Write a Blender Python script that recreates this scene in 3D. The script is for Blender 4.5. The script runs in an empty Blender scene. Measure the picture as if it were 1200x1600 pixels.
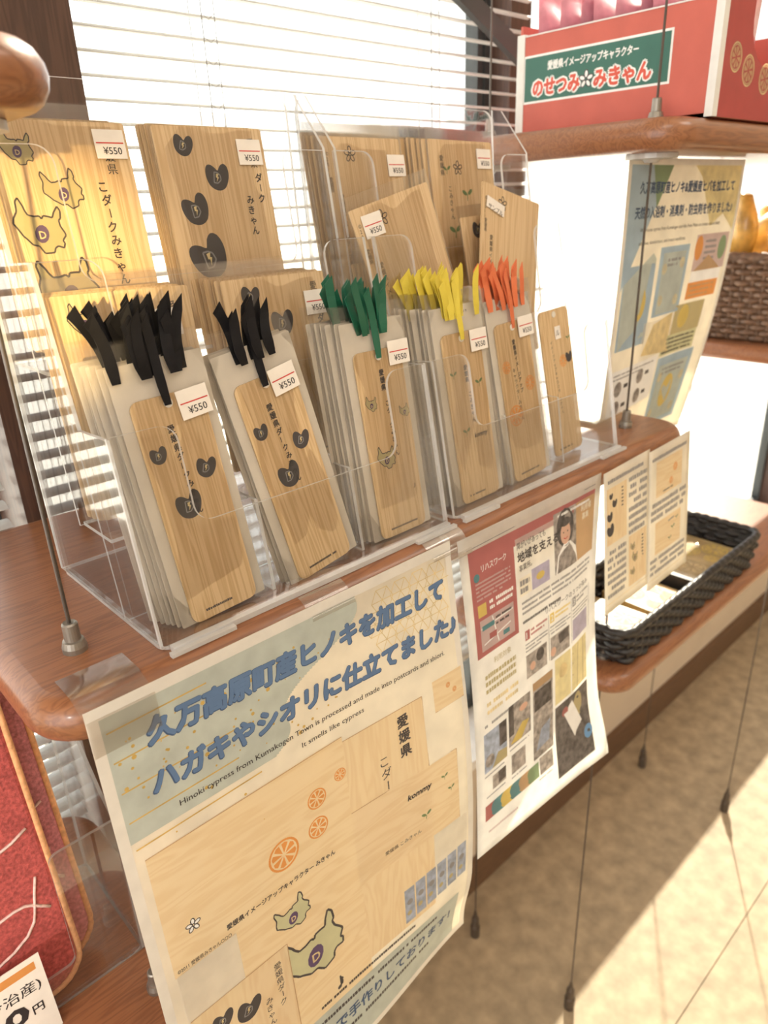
import bpy, math, random
from mathutils import Vector, Matrix
random.seed(7)
sc = bpy.context.scene
col = sc.collection
PI = math.pi

# ------------------------------------------------------------------ camera
cam_d = bpy.data.cameras.new('camera')
cam = bpy.data.objects.new('camera', cam_d); col.objects.link(cam)
cam_d.sensor_fit = 'VERTICAL'; cam_d.sensor_height = 36.0
cam_d.lens = 1130.656 * 36.0 / 1600.0
cam_d.clip_start = 0.01
CAM_M = ((0.725983, 0.293693, -0.621846, -0.101946),
    (-0.686733, 0.261346, -0.678304, -0.366180),
    (-0.036696, 0.919480, 0.391421, 0.218835),
    (0.000000, 0.000000, 0.000000, 1.000000))
cam.matrix_world = Matrix(CAM_M)
cam_d.dof.use_dof = True; cam_d.dof.focus_distance = 0.44; cam_d.dof.aperture_fstop = 9.0
sc.camera = cam

# ------------------------------------------------------------------ light
w = bpy.data.worlds.new('sky'); sc.world = w; w.use_nodes = True
bg = w.node_tree.nodes['Background']
bg.inputs[0].default_value = (1.0, 0.985, 0.96, 1); bg.inputs[1].default_value = 2.6
def light(name, kind, loc, target, energy, color, size=None, **k):
    d = bpy.data.lights.new(name, kind); d.energy = energy; d.color = color
    if size and kind == 'AREA': d.shape = 'RECTANGLE'; d.size, d.size_y = size
    for a, b in k.items(): setattr(d, a, b)
    o = bpy.data.objects.new(name, d); col.objects.link(o); o.location = loc
    o.rotation_euler = (Vector(target) - Vector(loc)).to_track_quat('-Z', 'Y').to_euler()
    return o
SUN = Vector((1.25, 0.78, 1.0)).normalized()
light('sun', 'SUN', SUN * 6, (0, 0, 0), 19.0, (1.0, 0.90, 0.74), angle=math.radians(1.0))
light('added_room_fill', 'AREA', (-0.4, -1.1, 1.55), (-0.4, -1.0, 0), 8, (1.0, 0.90, 0.78), (0.9, 0.6))  # added warm fill under the ceiling, brightens the shelf fronts; no fixture known
light('added_room_fill', 'AREA', (1.4, -1.1, 1.55), (1.4, -1.0, 0), 8, (1.0, 0.90, 0.78), (0.9, 0.6))  # second added fill, further right and out of view
light('added_card_spot', 'SPOT', (-0.62, -1.0, 0.25), (0.055, 0.10, 0.19), 130, (1.0, 0.72, 0.32), spot_size=math.radians(7.6), spot_blend=0.85, shadow_soft_size=0.012)  # added to give the far-left cards their golden light; invented source
light('added_towel_spot', 'SPOT', (-1.05, -0.72, 0.42), (-0.04, 0.22, -0.17), 30, (1.0, 0.93, 0.84), spot_size=math.radians(24), spot_blend=0.8, shadow_soft_size=0.03)  # made-up source, brightens the towels and the left blind
sc.view_settings.view_transform = 'Standard'; sc.view_settings.look = 'None'
sc.view_settings.exposure = 0.27; sc.view_settings.gamma = 1.0
sc.view_settings.use_curve_mapping = False
sc.cycles.transparent_max_bounces = 48
sc.cycles.max_bounces = 10

# ------------------------------------------------------------------ materials
MATS = {}
def rgb(*c): return (c[0], c[1], c[2], 1.0)
def nm(name):
    m = bpy.data.materials.new(name); m.use_nodes = True; MATS[name] = m
    nt = m.node_tree; nt.nodes.clear()
    out = nt.nodes.new('ShaderNodeOutputMaterial')
    return m, nt, out
def princ(name, c, rough=0.5, metal=0.0, noise=None, spec=0.5, coat=0.0, bump=0.0, trans=0.0):
    """plain surface with a faint procedural mottling; trans = share of light let through"""
    m, nt, out = nm(name); N = nt.nodes.new; L = nt.links.new
    b = N('ShaderNodeBsdfPrincipled')
    b.inputs['Base Color'].default_value = rgb(*c); b.inputs['Roughness'].default_value = rough
    b.inputs['Metallic'].default_value = metal; b.inputs['Specular IOR Level'].default_value = spec
    b.inputs['Coat Weight'].default_value = coat; b.inputs['Coat Roughness'].default_value = 0.12
    sc_, amt = noise or (60.0, 0.06)
    tc = N('ShaderNodeTexCoord'); nz = N('ShaderNodeTexNoise'); nz.inputs['Scale'].default_value = sc_
    nz.inputs['Detail'].default_value = 5
    L(tc.outputs['Object'], nz.inputs['Vector'])
    mr = N('ShaderNodeMapRange'); mr.inputs[3].default_value = 1 - amt; mr.inputs[4].default_value = 1 + amt
    mr.inputs[1].default_value = 0.3; mr.inputs[2].default_value = 0.7
    L(nz.outputs['Fac'], mr.inputs[0])
    mx = N('ShaderNodeMix'); mx.data_type = 'RGBA'; mx.blend_type = 'MULTIPLY'; mx.inputs[0].default_value = 1
    mx.inputs[6].default_value = rgb(*c); L(mr.outputs[0], mx.inputs[7])
    L(mx.outputs[2], b.inputs['Base Color'])
    if bump:
        bp = N('ShaderNodeBump'); bp.inputs['Strength'].default_value = bump; bp.inputs['Distance'].default_value = 0.001
        L(nz.outputs['Fac'], bp.inputs['Height']); L(bp.outputs[0], b.inputs['Normal'])
    if trans:
        t = N('ShaderNodeBsdfTranslucent'); L(mx.outputs[2], t.inputs[0])
        ms = N('ShaderNodeMixShader'); ms.inputs[0].default_value = trans
        L(b.outputs[0], ms.inputs[1]); L(t.outputs[0], ms.inputs[2]); L(ms.outputs[0], out.inputs[0])
    else: L(b.outputs[0], out.inputs[0])
    return m
def wood(name, c1, c2, stretch, scale=9.0, rough=0.45, coat=0.0, trans=0.0, fine=0.35):
    """grain runs along the axis with the smallest stretch"""
    m, nt, out = nm(name); N = nt.nodes.new; L = nt.links.new
    tc = N('ShaderNodeTexCoord'); oi = N('ShaderNodeObjectInfo')
    ad = N('ShaderNodeVectorMath'); ad.operation = 'ADD'
    L(tc.outputs['Object'], ad.inputs[0])
    cm = N('ShaderNodeVectorMath'); cm.operation = 'MULTIPLY'; cm.inputs[1].default_value = (3, 3, 3)
    L(oi.outputs['Location'], cm.inputs[0]); L(cm.outputs[0], ad.inputs[1])
    mp = N('ShaderNodeMapping'); mp.inputs['Scale'].default_value = stretch
    L(ad.outputs[0], mp.inputs['Vector'])
    n1 = N('ShaderNodeTexNoise'); n1.inputs['Scale'].default_value = scale; n1.inputs['Detail'].default_value = 3
    n1.inputs['Distortion'].default_value = 0.4
    n2 = N('ShaderNodeTexNoise'); n2.inputs['Scale'].default_value = scale * 9; n2.inputs['Detail'].default_value = 4
    L(mp.outputs[0], n1.inputs['Vector']); L(mp.outputs[0], n2.inputs['Vector'])
    # growth rings: a sine of the coarse noise
    mu = N('ShaderNodeMath'); mu.operation = 'MULTIPLY'; mu.inputs[1].default_value = 55; L(n1.outputs['Fac'], mu.inputs[0])
    sn = N('ShaderNodeMath'); sn.operation = 'SINE'; L(mu.outputs[0], sn.inputs[0])
    mr = N('ShaderNodeMapRange'); mr.inputs[1].default_value = -1; mr.inputs[2].default_value = 1
    L(sn.outputs[0], mr.inputs[0])
    a = N('ShaderNodeMath'); a.operation = 'MULTIPLY_ADD'; a.inputs[1].default_value = fine
    s = N('ShaderNodeMath'); s.operation = 'MULTIPLY'; s.inputs[1].default_value = 1 - fine
    L(mr.outputs[0], s.inputs[0]); L(n2.outputs['Fac'], a.inputs[0]); L(s.outputs[0], a.inputs[2])
    pw = N('ShaderNodeMath'); pw.operation = 'POWER'; pw.inputs[1].default_value = 1.6; L(a.outputs[0], pw.inputs[0])
    mx = N('ShaderNodeMix'); mx.data_type = 'RGBA'; mx.inputs[6].default_value = rgb(*c1); mx.inputs[7].default_value = rgb(*c2)
    L(pw.outputs[0], mx.inputs[0])
    b = N('ShaderNodeBsdfPrincipled'); b.inputs['Roughness'].default_value = rough
    b.inputs['Coat Weight'].default_value = coat; b.inputs['Coat Roughness'].default_value = 0.15
    L(mx.outputs[2], b.inputs['Base Color'])
    if trans:
        t = N('ShaderNodeBsdfTranslucent'); L(mx.outputs[2], t.inputs[0])
        ms = N('ShaderNodeMixShader'); ms.inputs[0].default_value = trans
        L(b.outputs[0], ms.inputs[1]); L(t.outputs[0], ms.inputs[2]); L(ms.outputs[0], out.inputs[0])
    else: L(b.outputs[0], out.inputs[0])
    return m
def clear(name, tint, gloss_rough=0.03, base=0.0, fr=1.0, haze=0.0):
    """clear sheet: straight-through light, Fresnel gloss, a little milkiness"""
    m, nt, out = nm(name); N = nt.nodes.new; L = nt.links.new
    t = N('ShaderNodeBsdfTransparent'); t.inputs[0].default_value = rgb(*tint)
    g = N('ShaderNodeBsdfGlossy'); g.inputs['Roughness'].default_value = gloss_rough
    lw = N('ShaderNodeFresnel'); lw.inputs['IOR'].default_value = 1.45
    ml = N('ShaderNodeMath'); ml.operation = 'MULTIPLY_ADD'; ml.inputs[1].default_value = fr; ml.inputs[2].default_value = base
    tc = N('ShaderNodeTexCoord'); nz = N('ShaderNodeTexNoise'); nz.inputs['Scale'].default_value = 35
    L(tc.outputs['Object'], nz.inputs['Vector'])
    L(lw.outputs[0], ml.inputs[0])
    ms = N('ShaderNodeMixShader'); L(ml.outputs[0], ms.inputs[0]); L(t.outputs[0], ms.inputs[1]); L(g.outputs[0], ms.inputs[2])
    last = ms
    if haze:
        d = N('ShaderNodeBsdfDiffuse'); d.inputs[0].default_value = rgb(.95, .94, .92)
        tl = N('ShaderNodeBsdfTranslucent'); tl.inputs[0].default_value = rgb(.95, .94, .92)
        m2 = N('ShaderNodeMixShader'); m2.inputs[0].default_value = 0.6; L(d.outputs[0], m2.inputs[1]); L(tl.outputs[0], m2.inputs[2])
        mh = N('ShaderNodeMath'); mh.operation = 'MULTIPLY'; mh.inputs[1].default_value = haze * 2; L(nz.outputs['Fac'], mh.inputs[0])
        m3 = N('ShaderNodeMixShader'); L(mh.outputs[0], m3.inputs[0]); L(ms.outputs[0], m3.inputs[1]); L(m2.outputs[0], m3.inputs[2])
        last = m3
    L(last.outputs[0], out.inputs[0])
    return m

wood('shelf_wood', (0.33, 0.135, 0.058), (0.20, 0.078, 0.036), (1.2, 14, 14), 6.0, 0.36, 0.35)
wood('card_wood', (0.80, 0.60, 0.36), (0.62, 0.41, 0.205), (34, 34, 1.2), 3.0, 0.5, 0.0, 0.12)
wood('bookmark_wood', (0.76, 0.56, 0.32), (0.56, 0.36, 0.17), (36, 36, 1.5), 3.0, 0.5, 0.0, 0.1)
wood('pillar_wood', (0.115, 0.060, 0.042), (0.06, 0.032, 0.026), (16, 16, 1.0), 4.0, 0.45)
wood('baseboard_wood', (0.16, 0.085, 0.045), (0.11, 0.06, 0.03), (1, 14, 14), 5.0, 0.5)
princ('wall_paint', (0.62, 0.52, 0.40), 0.8, noise=(9, .05))
princ('floor_vinyl', (0.35, 0.265, 0.165), 0.62, noise=(34, .24), bump=.15)
princ('floor_joint', (0.20, 0.15, 0.09), 0.8)
princ('ceiling_paint', (0.80, 0.77, 0.72), 0.9)
princ('outside_paving', (0.72, 0.71, 0.68), 0.9, noise=(2, .06))
princ('slat_white', (0.64, 0.645, 0.63), 0.5, trans=.05)
princ('cord_white', (0.30, 0.29, 0.28), 0.7)
princ('frame_dark', (0.05, 0.055, 0.055), 0.45)
princ('steel_cable', (0.13, 0.11, 0.095), 0.35, 0.8)
princ('ferrule_metal', (0.30, 0.27, 0.23), 0.42, 0.75)
princ('anchor_dark', (0.10, 0.075, 0.055), 0.5, 0.4)
princ('disc_grey', (0.52, 0.50, 0.47), 0.4, 0.2)
princ('paper_white', (0.92, 0.89, 0.83), 0.5, trans=.7, coat=.2)
princ('paper_cream', (0.92, 0.86, 0.73), 0.4, noise=(38, .07), trans=.45, coat=.25)
princ('laminate_white', (0.90, 0.87, 0.81), 0.3, trans=.32, coat=.35)
princ('backing_paper', (0.86, 0.80, 0.70), 0.6, trans=.2)
princ('label_white', (0.88, 0.82, 0.74), 0.55)
princ('ink_black', (0.035, 0.03, 0.032), 0.5)
princ('ink_dark', (0.075, 0.065, 0.065), 0.5, trans=.12)
princ('ink_grey', (0.30, 0.29, 0.29), 0.5, trans=.12)
princ('ink_red', (0.62, 0.06, 0.05), 0.5)
princ('ink_navy', (0.055, 0.105, 0.21), 0.45, trans=.1)
princ('ink_blue', (0.12, 0.21, 0.38), 0.45, trans=.1)
princ('print_bluegrey', (0.58, 0.63, 0.58), 0.4, noise=(60, .10), trans=.3)
princ('print_gold', (0.66, 0.45, 0.13), 0.4, noise=(80, .2), trans=.2)
princ('print_palegold', (0.80, 0.66, 0.36), 0.4, noise=(80, .2), trans=.3)
wood('print_wood', (0.93, 0.77, 0.51), (0.86, 0.67, 0.40), (1.5, 10, 10), 5.0, 0.4, 0.2, 0.28)
wood('print_wood_upright', (0.92, 0.76, 0.50), (0.85, 0.66, 0.40), (10, 10, 1.5), 5.0, 0.4, 0.2, 0.28)
princ('print_orange', (0.82, 0.36, 0.10), 0.45, trans=.2)
princ('print_olive', (0.52, 0.44, 0.23), 0.5, trans=.15)
princ('print_palegreen', (0.63, 0.62, 0.38), 0.5, trans=.2)
princ('print_purple', (0.10, 0.06, 0.14), 0.5)
princ('print_leaf', (0.16, 0.24, 0.10), 0.5)
princ('print_maroon', (0.47, 0.16, 0.155), 0.4, trans=.28)
princ('print_pinkgrey', (0.64, 0.50, 0.48), 0.4, trans=.28)
princ('print_teal', (0.13, 0.31, 0.34), 0.4, trans=.28)
princ('print_yellow', (0.80, 0.62, 0.18), 0.4, trans=.28)
princ('print_paleyellow', (0.82, 0.72, 0.40), 0.4, noise=(90, .12), trans=.28)
princ('print_tan', (0.60, 0.40, 0.22), 0.4, trans=.28)
princ('print_green', (0.30, 0.42, 0.24), 0.4, trans=.28)
princ('print_photo_dark', (0.13, 0.115, 0.11), 0.4, noise=(160, .55), trans=.28)
princ('print_photo_mid', (0.40, 0.36, 0.33), 0.4, noise=(170, .5), trans=.28)
princ('print_photo_blue', (0.42, 0.48, 0.60), 0.4, noise=(150, .3), trans=.28)
princ('print_lilac', (0.50, 0.46, 0.60), 0.4, noise=(120, .12), trans=.28)
princ('print_skin', (0.78, 0.50, 0.37), 0.45, trans=.2)
princ('print_sky', (0.42, 0.55, 0.66), 0.4, noise=(40, .1), trans=.25)
princ('print_circleblue', (0.20, 0.42, 0.72), 0.4, trans=.28)
princ('ribbon_black', (0.008, 0.0075, 0.009), 0.55, spec=.2)
princ('ribbon_green', (0.012, 0.11, 0.062), 0.35)
princ('ribbon_yellow', (0.86, 0.72, 0.10), 0.4, trans=.25)
princ('ribbon_orange', (0.86, 0.24, 0.10), 0.4, trans=.25)
clear('acrylic', (0.992, 0.992, 0.99), 0.02, 0.0, 0.30)
clear('acrylic_smoky', (0.96, 0.95, 0.94), 0.02, 0.0, 0.5)
clear('sleeve_film', (0.99, 0.985, 0.98), 0.07, 0.006, 0.45, 0.018)
clear('tape_film', (0.985, 0.97, 0.95), 0.10, 0.03, 0.5, 0.07)
clear('window_glass', (0.97, 0.985, 0.98), 0.01, 0.0, 0.5)
def edge_mat(name, c, opac):
    m, nt, out = nm(name); N = nt.nodes.new; L = nt.links.new
    d = N('ShaderNodeBsdfDiffuse'); d.inputs[0].default_value = rgb(*c)
    tl = N('ShaderNodeBsdfTranslucent'); tl.inputs[0].default_value = rgb(*c)
    a = N('ShaderNodeMixShader'); a.inputs[0].default_value = 0.6; L(d.outputs[0], a.inputs[1]); L(tl.outputs[0], a.inputs[2])
    g = N('ShaderNodeBsdfGlossy'); g.inputs['Roughness'].default_value = 0.15
    b = N('ShaderNodeMixShader'); b.inputs[0].default_value = 0.25; L(a.outputs[0], b.inputs[1]); L(g.outputs[0], b.inputs[2])
    t = N('ShaderNodeBsdfTransparent')
    tc = N('ShaderNodeTexCoord'); nz = N('ShaderNodeTexNoise'); nz.inputs['Scale'].default_value = 50
    L(tc.outputs['Object'], nz.inputs['Vector'])
    mr = N('ShaderNodeMapRange'); mr.inputs[3].default_value = opac - .15; mr.inputs[4].default_value = opac + .15
    L(nz.outputs['Fac'], mr.inputs[0])
    c_ = N('ShaderNodeMixShader'); L(mr.outputs[0], c_.inputs[0]); L(t.outputs[0], c_.inputs[1]); L(b.outputs[0], c_.inputs[2])
    L(c_.outputs[0], out.inputs[0])
edge_mat('acrylic_edge', (0.98, 0.98, 0.97), 0.84)  # white put into the colour for the bright glow of light along edges
edge_mat('acrylic_edge_dim', (0.55, 0.54, 0.52), 0.55)  # greyer copy with less of that painted glow, for the towel stand
princ('box_red', (0.56, 0.125, 0.09), 0.55, noise=(40, .06))
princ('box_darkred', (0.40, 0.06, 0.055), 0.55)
princ('box_white', (0.78, 0.76, 0.72), 0.6)
princ('sign_green', (0.045, 0.15, 0.115), 0.5)
princ('sign_white', (0.86, 0.85, 0.82), 0.5)
princ('sign_red', (0.66, 0.10, 0.06), 0.5)
princ('pack_pink', (0.66, 0.30, 0.36), 0.25, noise=(60, .2), coat=.6)
princ('pack_gold', (0.72, 0.42, 0.10), 0.25, noise=(40, .4), coat=.6)
princ('cardboard_in', (0.42, 0.28, 0.16), 0.8)
princ('towel_red', (0.44, 0.085, 0.075), 0.95, noise=(420, .35), bump=.8)
princ('towel_pink', (0.58, 0.22, 0.24), 0.95, noise=(420, .3), bump=.8)
princ('towel_stitch', (0.80, 0.42, 0.20), 0.9, noise=(300, .2))
princ('towel_motif', (0.86, 0.62, 0.56), 0.95, noise=(300, .2))
princ('wicker_black', (0.028, 0.024, 0.022), 0.42, noise=(200, .4))
princ('wicker_brown', (0.17, 0.095, 0.055), 0.5, noise=(120, .35))
princ('treat_cream', (0.55, 0.40, 0.19), 0.4, noise=(70, .12), trans=.15)
princ('divider_black', (0.04, 0.038, 0.036), 0.35)

# ------------------------------------------------------------------ helpers
def M(n): return MATS[n]
def link(o, parent=None):
    col.objects.link(o)
    if parent is not None: o.parent = parent
    return o
def mesh(name, verts, faces, mats, parent=None, fm=None, smooth=False):
    me = bpy.data.meshes.new(name); me.from_pydata([tuple(v) for v in verts], [], faces)
    if isinstance(mats, str): mats = [mats]
    for m in mats: me.materials.append(M(m))
    if fm: me.polygons.foreach_set('material_index', fm)
    if smooth: me.polygons.foreach_set('use_smooth', [True] * len(me.polygons))
    me.update()
    return link(bpy.data.objects.new(name, me), parent)
def tag(o, label, cat, group=None):
    o['label'] = label; o['category'] = cat
    if group: o['group'] = group
    return o
def struct(o, label=None, kind='structure'):
    o['kind'] = kind
    if label: o['label'] = label
    return o
def thing(name, label, cat, loc=(0, 0, 0), rot=(0, 0, 0), group=None):
    o = bpy.data.objects.new(name, None); col.objects.link(o); o.empty_display_size = .02
    o.location = loc; o.rotation_euler = rot
    return tag(o, label, cat, group)
class MB:
    """collects pieces into one mesh"""
    def __init__(s): s.v = []; s.f = []; s.m = []
    def add(s, v, f, mi=0):
        b = len(s.v); s.v += [tuple(q) for q in v]; s.f += [tuple(i + b for i in q) for q in f]; s.m += [mi] * len(f); return s
    def box(s, x0, x1, y0, y1, z0, z1, mi=0):
        v = [(x, y, z) for z in (z0, z1) for y in (y0, y1) for x in (x0, x1)]
        return s.add(v, [(0, 2, 3, 1), (4, 5, 7, 6), (0, 1, 5, 4), (2, 6, 7, 3), (0, 4, 6, 2), (1, 3, 7, 5)], mi)
    def tube(s, pts, r, n=8, mi=0, closed=False, cap=True):
        pts = [Vector(p) for p in pts]; k = len(pts); b = len(s.v); up = Vector((0.13, 0.29, 0.95))
        for i, p in enumerate(pts):
            if closed: t = pts[(i + 1) % k] - pts[i - 1]
            else: t = pts[min(i + 1, k - 1)] - pts[max(i - 1, 0)]
            t.normalize()
            if abs(t.dot(up)) > .98: up2 = Vector((1, 0, 0))
            else: up2 = up
            a = t.cross(up2).normalized(); c = a.cross(t)
            rr = r[i] if isinstance(r, (list, tuple)) else r
            for j in range(n):
                q = p + (a * math.cos(2 * PI * j / n) + c * math.sin(2 * PI * j / n)) * rr
                s.v.append(tuple(q))
        for i in range(k if closed else k - 1):
            i2 = (i + 1) % k
            for j in range(n):
                s.f.append((b + i * n + j, b + i * n + (j + 1) % n, b + i2 * n + (j + 1) % n, b + i2 * n + j)); s.m.append(mi)
        if cap and not closed:
            s.f.append(tuple(b + j for j in range(n))[::-1]); s.m.append(mi)
            s.f.append(tuple(b + (k - 1) * n + j for j in range(n))); s.m.append(mi)
        return s
    def lathe(s, prof, c=(0, 0, 0), n=20, mi=0):
        b = len(s.v)
        for r, z in prof:
            for j in range(n): s.v.append((c[0] + r * math.cos(2 * PI * j / n), c[1] + r * math.sin(2 * PI * j / n), c[2] + z))
        for i in range(len(prof) - 1):
            for j in range(n):
                s.f.append((b + i * n + j, b + i * n + (j + 1) % n, b + (i + 1) * n + (j + 1) % n, b + (i + 1) * n + j)); s.m.append(mi)
        s.f.append(tuple(b + j for j in range(n))[::-1]); s.m.append(mi)
        s.f.append(tuple(b + (len(prof) - 1) * n + j for j in range(n))); s.m.append(mi)
        return s
    def extr(s, poly, fn, t, mi=0, me=None):
        """poly of 2D points, fn(a,b,h)->3D, thickness t along h; side faces get material me"""
        n = len(poly); b = len(s.v)
        s.v += [tuple(fn(a, c, 0)) for a, c in poly] + [tuple(fn(a, c, t)) for a, c in poly]
        s.f.append(tuple(range(b, b + n))); s.m.append(mi)
        s.f.append(tuple(range(b + n, b + 2 * n))[::-1]); s.m.append(mi)
        for i in range(n):
            j = (i + 1) % n
            s.f.append((b + i, b + n + i, b + n + j, b + j)); s.m.append(mi if me is None else me)
        return s
    def build(s, name, mats, parent=None, smooth=False): return mesh(name, s.v, s.f, mats, parent, s.m, smooth)
def rrect(x0, x1, y0, y1, r, n=6, corners=(1, 1, 1, 1)):
    pts = []
    for (cx, cy, a0), on in zip([(x1 - r, y0 + r, -90), (x1 - r, y1 - r, 0), (x0 + r, y1 - r, 90), (x0 + r, y0 + r, 180)], corners):
        if not on:
            pts.append((cx + r * (1 if a0 in (-90, 0) else -1), cy + r * (-1 if a0 in (-90, 180) else 1))); continue
        for i in range(n + 1):
            a = math.radians(a0 + 90 * i / n); pts.append((cx + r * math.cos(a), cy + r * math.sin(a)))
    return pts
def slab(mb, outline_fn, z0, z1, rb, mi=0, steps=7):
    """slab with a bullnose edge: outline_fn(inset) -> outline points"""
    rings = []
    h = (z1 - z0) / 2
    for i in range(steps + 1):
        a = -PI / 2 + PI * i / steps
        rings.append((rb * (1 - math.cos(a)), z0 + h + h * math.sin(a)))
    b = len(mb.v); k = None
    for ins, z in rings:
        pts = outline_fn(ins); k = len(pts)
        mb.v += [(x, y, z) for x, y in pts]
    for i in range(len(rings) - 1):
        for j in range(k):
            j2 = (j + 1) % k
            mb.f.append((b + i * k + j, b + i * k + j2, b + (i + 1) * k + j2, b + (i + 1) * k + j)); mb.m.append(mi)
    mb.f.append(tuple(b + j for j in range(k))[::-1]); mb.m.append(mi)
    mb.f.append(tuple(b + (len(rings) - 1) * k + j for j in range(k))); mb.m.append(mi)

# ---- glyphs: strings turned into flat meshes once each
_gc = {}
def glyph(s, bold=0.0):
    k = (s, bold)
    if k in _gc: return _gc[k]
    cu = bpy.data.curves.new('t', 'FONT'); cu.body = s; cu.size = 1.0; cu.resolution_u = 2; cu.offset = bold
    o = bpy.data.objects.new('t', cu)
    me = bpy.data.meshes.new_from_object(o)
    v = [(p.co.x, p.co.y) for p in me.vertices]; f = [tuple(p.vertices) for p in me.polygons]
    bpy.data.meshes.remove(me); bpy.data.objects.remove(o); bpy.data.curves.remove(cu)
    _gc[k] = (v, f); return v, f
class Print:
    """flat printing laid on a surface: P(u, v, h) maps millimetres right / down to 3D"""
    def __init__(s, P, step=0): s.P = P; s.mb = MB(); s.mats = []; s.lay = 0; s.step = step
    def mi(s, m):
        if m not in s.mats: s.mats.append(m)
        return s.mats.index(m)
    def h(s, l): return 0.00010 + 0.00004 * l
    def poly(s, pts, m, l=0):
        s.mb.add([s.P(u, v, s.h(l)) for u, v in pts], [tuple(range(len(pts)))], s.mi(m)); return s
    def rect(s, u0, v0, u1, v1, m, l=0, du=0.0):
        n = max(1, int(abs(u1 - u0) / s.step)) if s.step else 1
        k = max(1, int(abs(v1 - v0) / s.step)) if s.step else 1
        V = []; F = []
        for j in range(k + 1):
            for i in range(n + 1):
                V.append(s.P(u0 + (u1 - u0) * i / n + du * j / k, v0 + (v1 - v0) * j / k, s.h(l)))
        for j in range(k):
            for i in range(n): F.append((j * (n + 1) + i, (j + 1) * (n + 1) + i, (j + 1) * (n + 1) + i + 1, j * (n + 1) + i + 1))
        s.mb.add(V, F, s.mi(m)); return s
    def tri(s, a, b, c, m, l=0, n=14):
        V = []; F = []; ix = {}
        for i in range(n + 1):
            for j in range(n + 1 - i):
                ix[i, j] = len(V); f, g_ = i / n, j / n
                V.append(s.P(a[0] + (b[0] - a[0]) * f + (c[0] - a[0]) * g_, a[1] + (b[1] - a[1]) * f + (c[1] - a[1]) * g_, s.h(l)))
        for i in range(n):
            for j in range(n - i):
                F.append((ix[i, j], ix[i + 1, j], ix[i, j + 1]))
                if i + j < n - 1: F.append((ix[i + 1, j], ix[i + 1, j + 1], ix[i, j + 1]))
        s.mb.add(V, F, s.mi(m)); return s
    def line(s, pts, w, m, l=0):
        for (a, b), (c, d) in zip(pts, pts[1:]):
            L_ = math.hypot(c - a, d - b) or 1; nx, ny = -(d - b) / L_ * w / 2, (c - a) / L_ * w / 2
            s.poly([(a + nx, b + ny), (a - nx, b - ny), (c - nx, d - ny), (c + nx, d + ny)], m, l)
        return s
    def circ(s, u, v, r, m, l=0, n=16, ry=None, rot=0):
        ry = ry or r
        pts = []
        for i in range(n):
            a = 2 * PI * i / n; x, y = r * math.cos(a), ry * math.sin(a)
            pts.append((u + x * math.cos(rot) - y * math.sin(rot), v + x * math.sin(rot) + y * math.cos(rot)))
        return s.poly(pts, m, l)
    def ring(s, u, v, r, w, m, l=0, n=20):
        pts = [(u + r * math.cos(2 * PI * i / n), v + r * math.sin(2 * PI * i / n)) for i in range(n + 1)]
        return s.line(pts, w, m, l)
    def text(s, t, u, v, size, m, l=1, bold=0.0, width=None, rot=0.0, shear=0.0, slope=0.0):
        """baseline starts at u,v; width fits the string"""
        V, F = glyph(t)
        if not V: return s
        x0 = min(p[0] for p in V); x1 = max(p[0] for p in V)
        kx = width / (x1 - x0) if width else size
        ca, sa = math.cos(rot), math.sin(rot); b = bold * size
        offs = [(0, 0)] if not bold else ([(-b * .6, 0), (b * .6, 0)] if bold < .02 else [(b * math.cos(a), b * math.sin(a)) for a in [2 * PI * i / 8 for i in range(8)]])
        for n_, (ox, oy) in enumerate(offs):
            out = []; hh = s.h(l) + n_ * .000003
            for x, y in V:
                X = (x - x0) * kx + shear * y * size + ox; Y = y * size + oy
                out.append(s.P(u + X * ca + Y * sa, v - Y * ca + X * sa + slope * X, hh))
            s.mb.add(out, F, s.mi(m))
        return s
    def vtext(s, t, u, v, size, m, l=1, bold=0.0, pitch=1.08, shift=0.0):
        """upright characters one below the other; v is the top"""
        for i, c in enumerate(t):
            if c == ' ': continue
            if c == 'ー': s.rect(u + size * .44, v + i * size * pitch + size * .1, u + size * .54, v + i * size * pitch + size * .85, m, l); continue
            s.text(c, u + shift * i + size * (.5 - .5), v + i * size * pitch + size * .88, size, m, l, bold)
        return s
    def greek(s, u0, v0, u1, n, pitch, hgt, m, l=0, slope=0.0):
        """lines of lettering too small to read: rows of short marks"""
        for k in range(n):
            u = u0; end = u1 - (random.random() * .35 * (u1 - u0) if k == n - 1 else 0)
            while u < end:
                w_ = hgt * random.uniform(.55, 1.05)
                vv = v0 + k * pitch + slope * (u - u0)
                if random.random() > .08: s.rect(u, vv + random.uniform(0, .18) * hgt, min(u + w_ * .8, u1), vv + hgt, m, l)
                u += w_
        return s
    def heart(s, u, v, r, rot=0.0, l=0, D=True):
        ctl = [(.02, -.40), (.18, -.76), (.48, -.98), (.80, -.82), (.96, -.35), (.90, .20), (.68, .70), (.26, .96), (-.20, .96), (-.66, .72), (-.94, .20), (-1.0, -.30), (-.86, -.62), (-.55, -.68), (-.22, -.54)]
        pts = []
        for i in range(len(ctl)):
            p0, p1, p2, p3 = ctl[i - 1], ctl[i], ctl[(i + 1) % len(ctl)], ctl[(i + 2) % len(ctl)]
            for k in (0, .5):
                q_ = [.5 * (2 * p1[c] + (p2[c] - p0[c]) * k + (2 * p0[c] - 5 * p1[c] + 4 * p2[c] - p3[c]) * k * k + (3 * p1[c] - p0[c] - 3 * p2[c] + p3[c]) * k ** 3) for c in (0, 1)]
                x, y = q_[0] * r, q_[1] * r; pts.append((u + x * math.cos(rot) - y * math.sin(rot), v + x * math.sin(rot) + y * math.cos(rot)))
        s.poly(pts, 'ink_dark', l)
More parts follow.
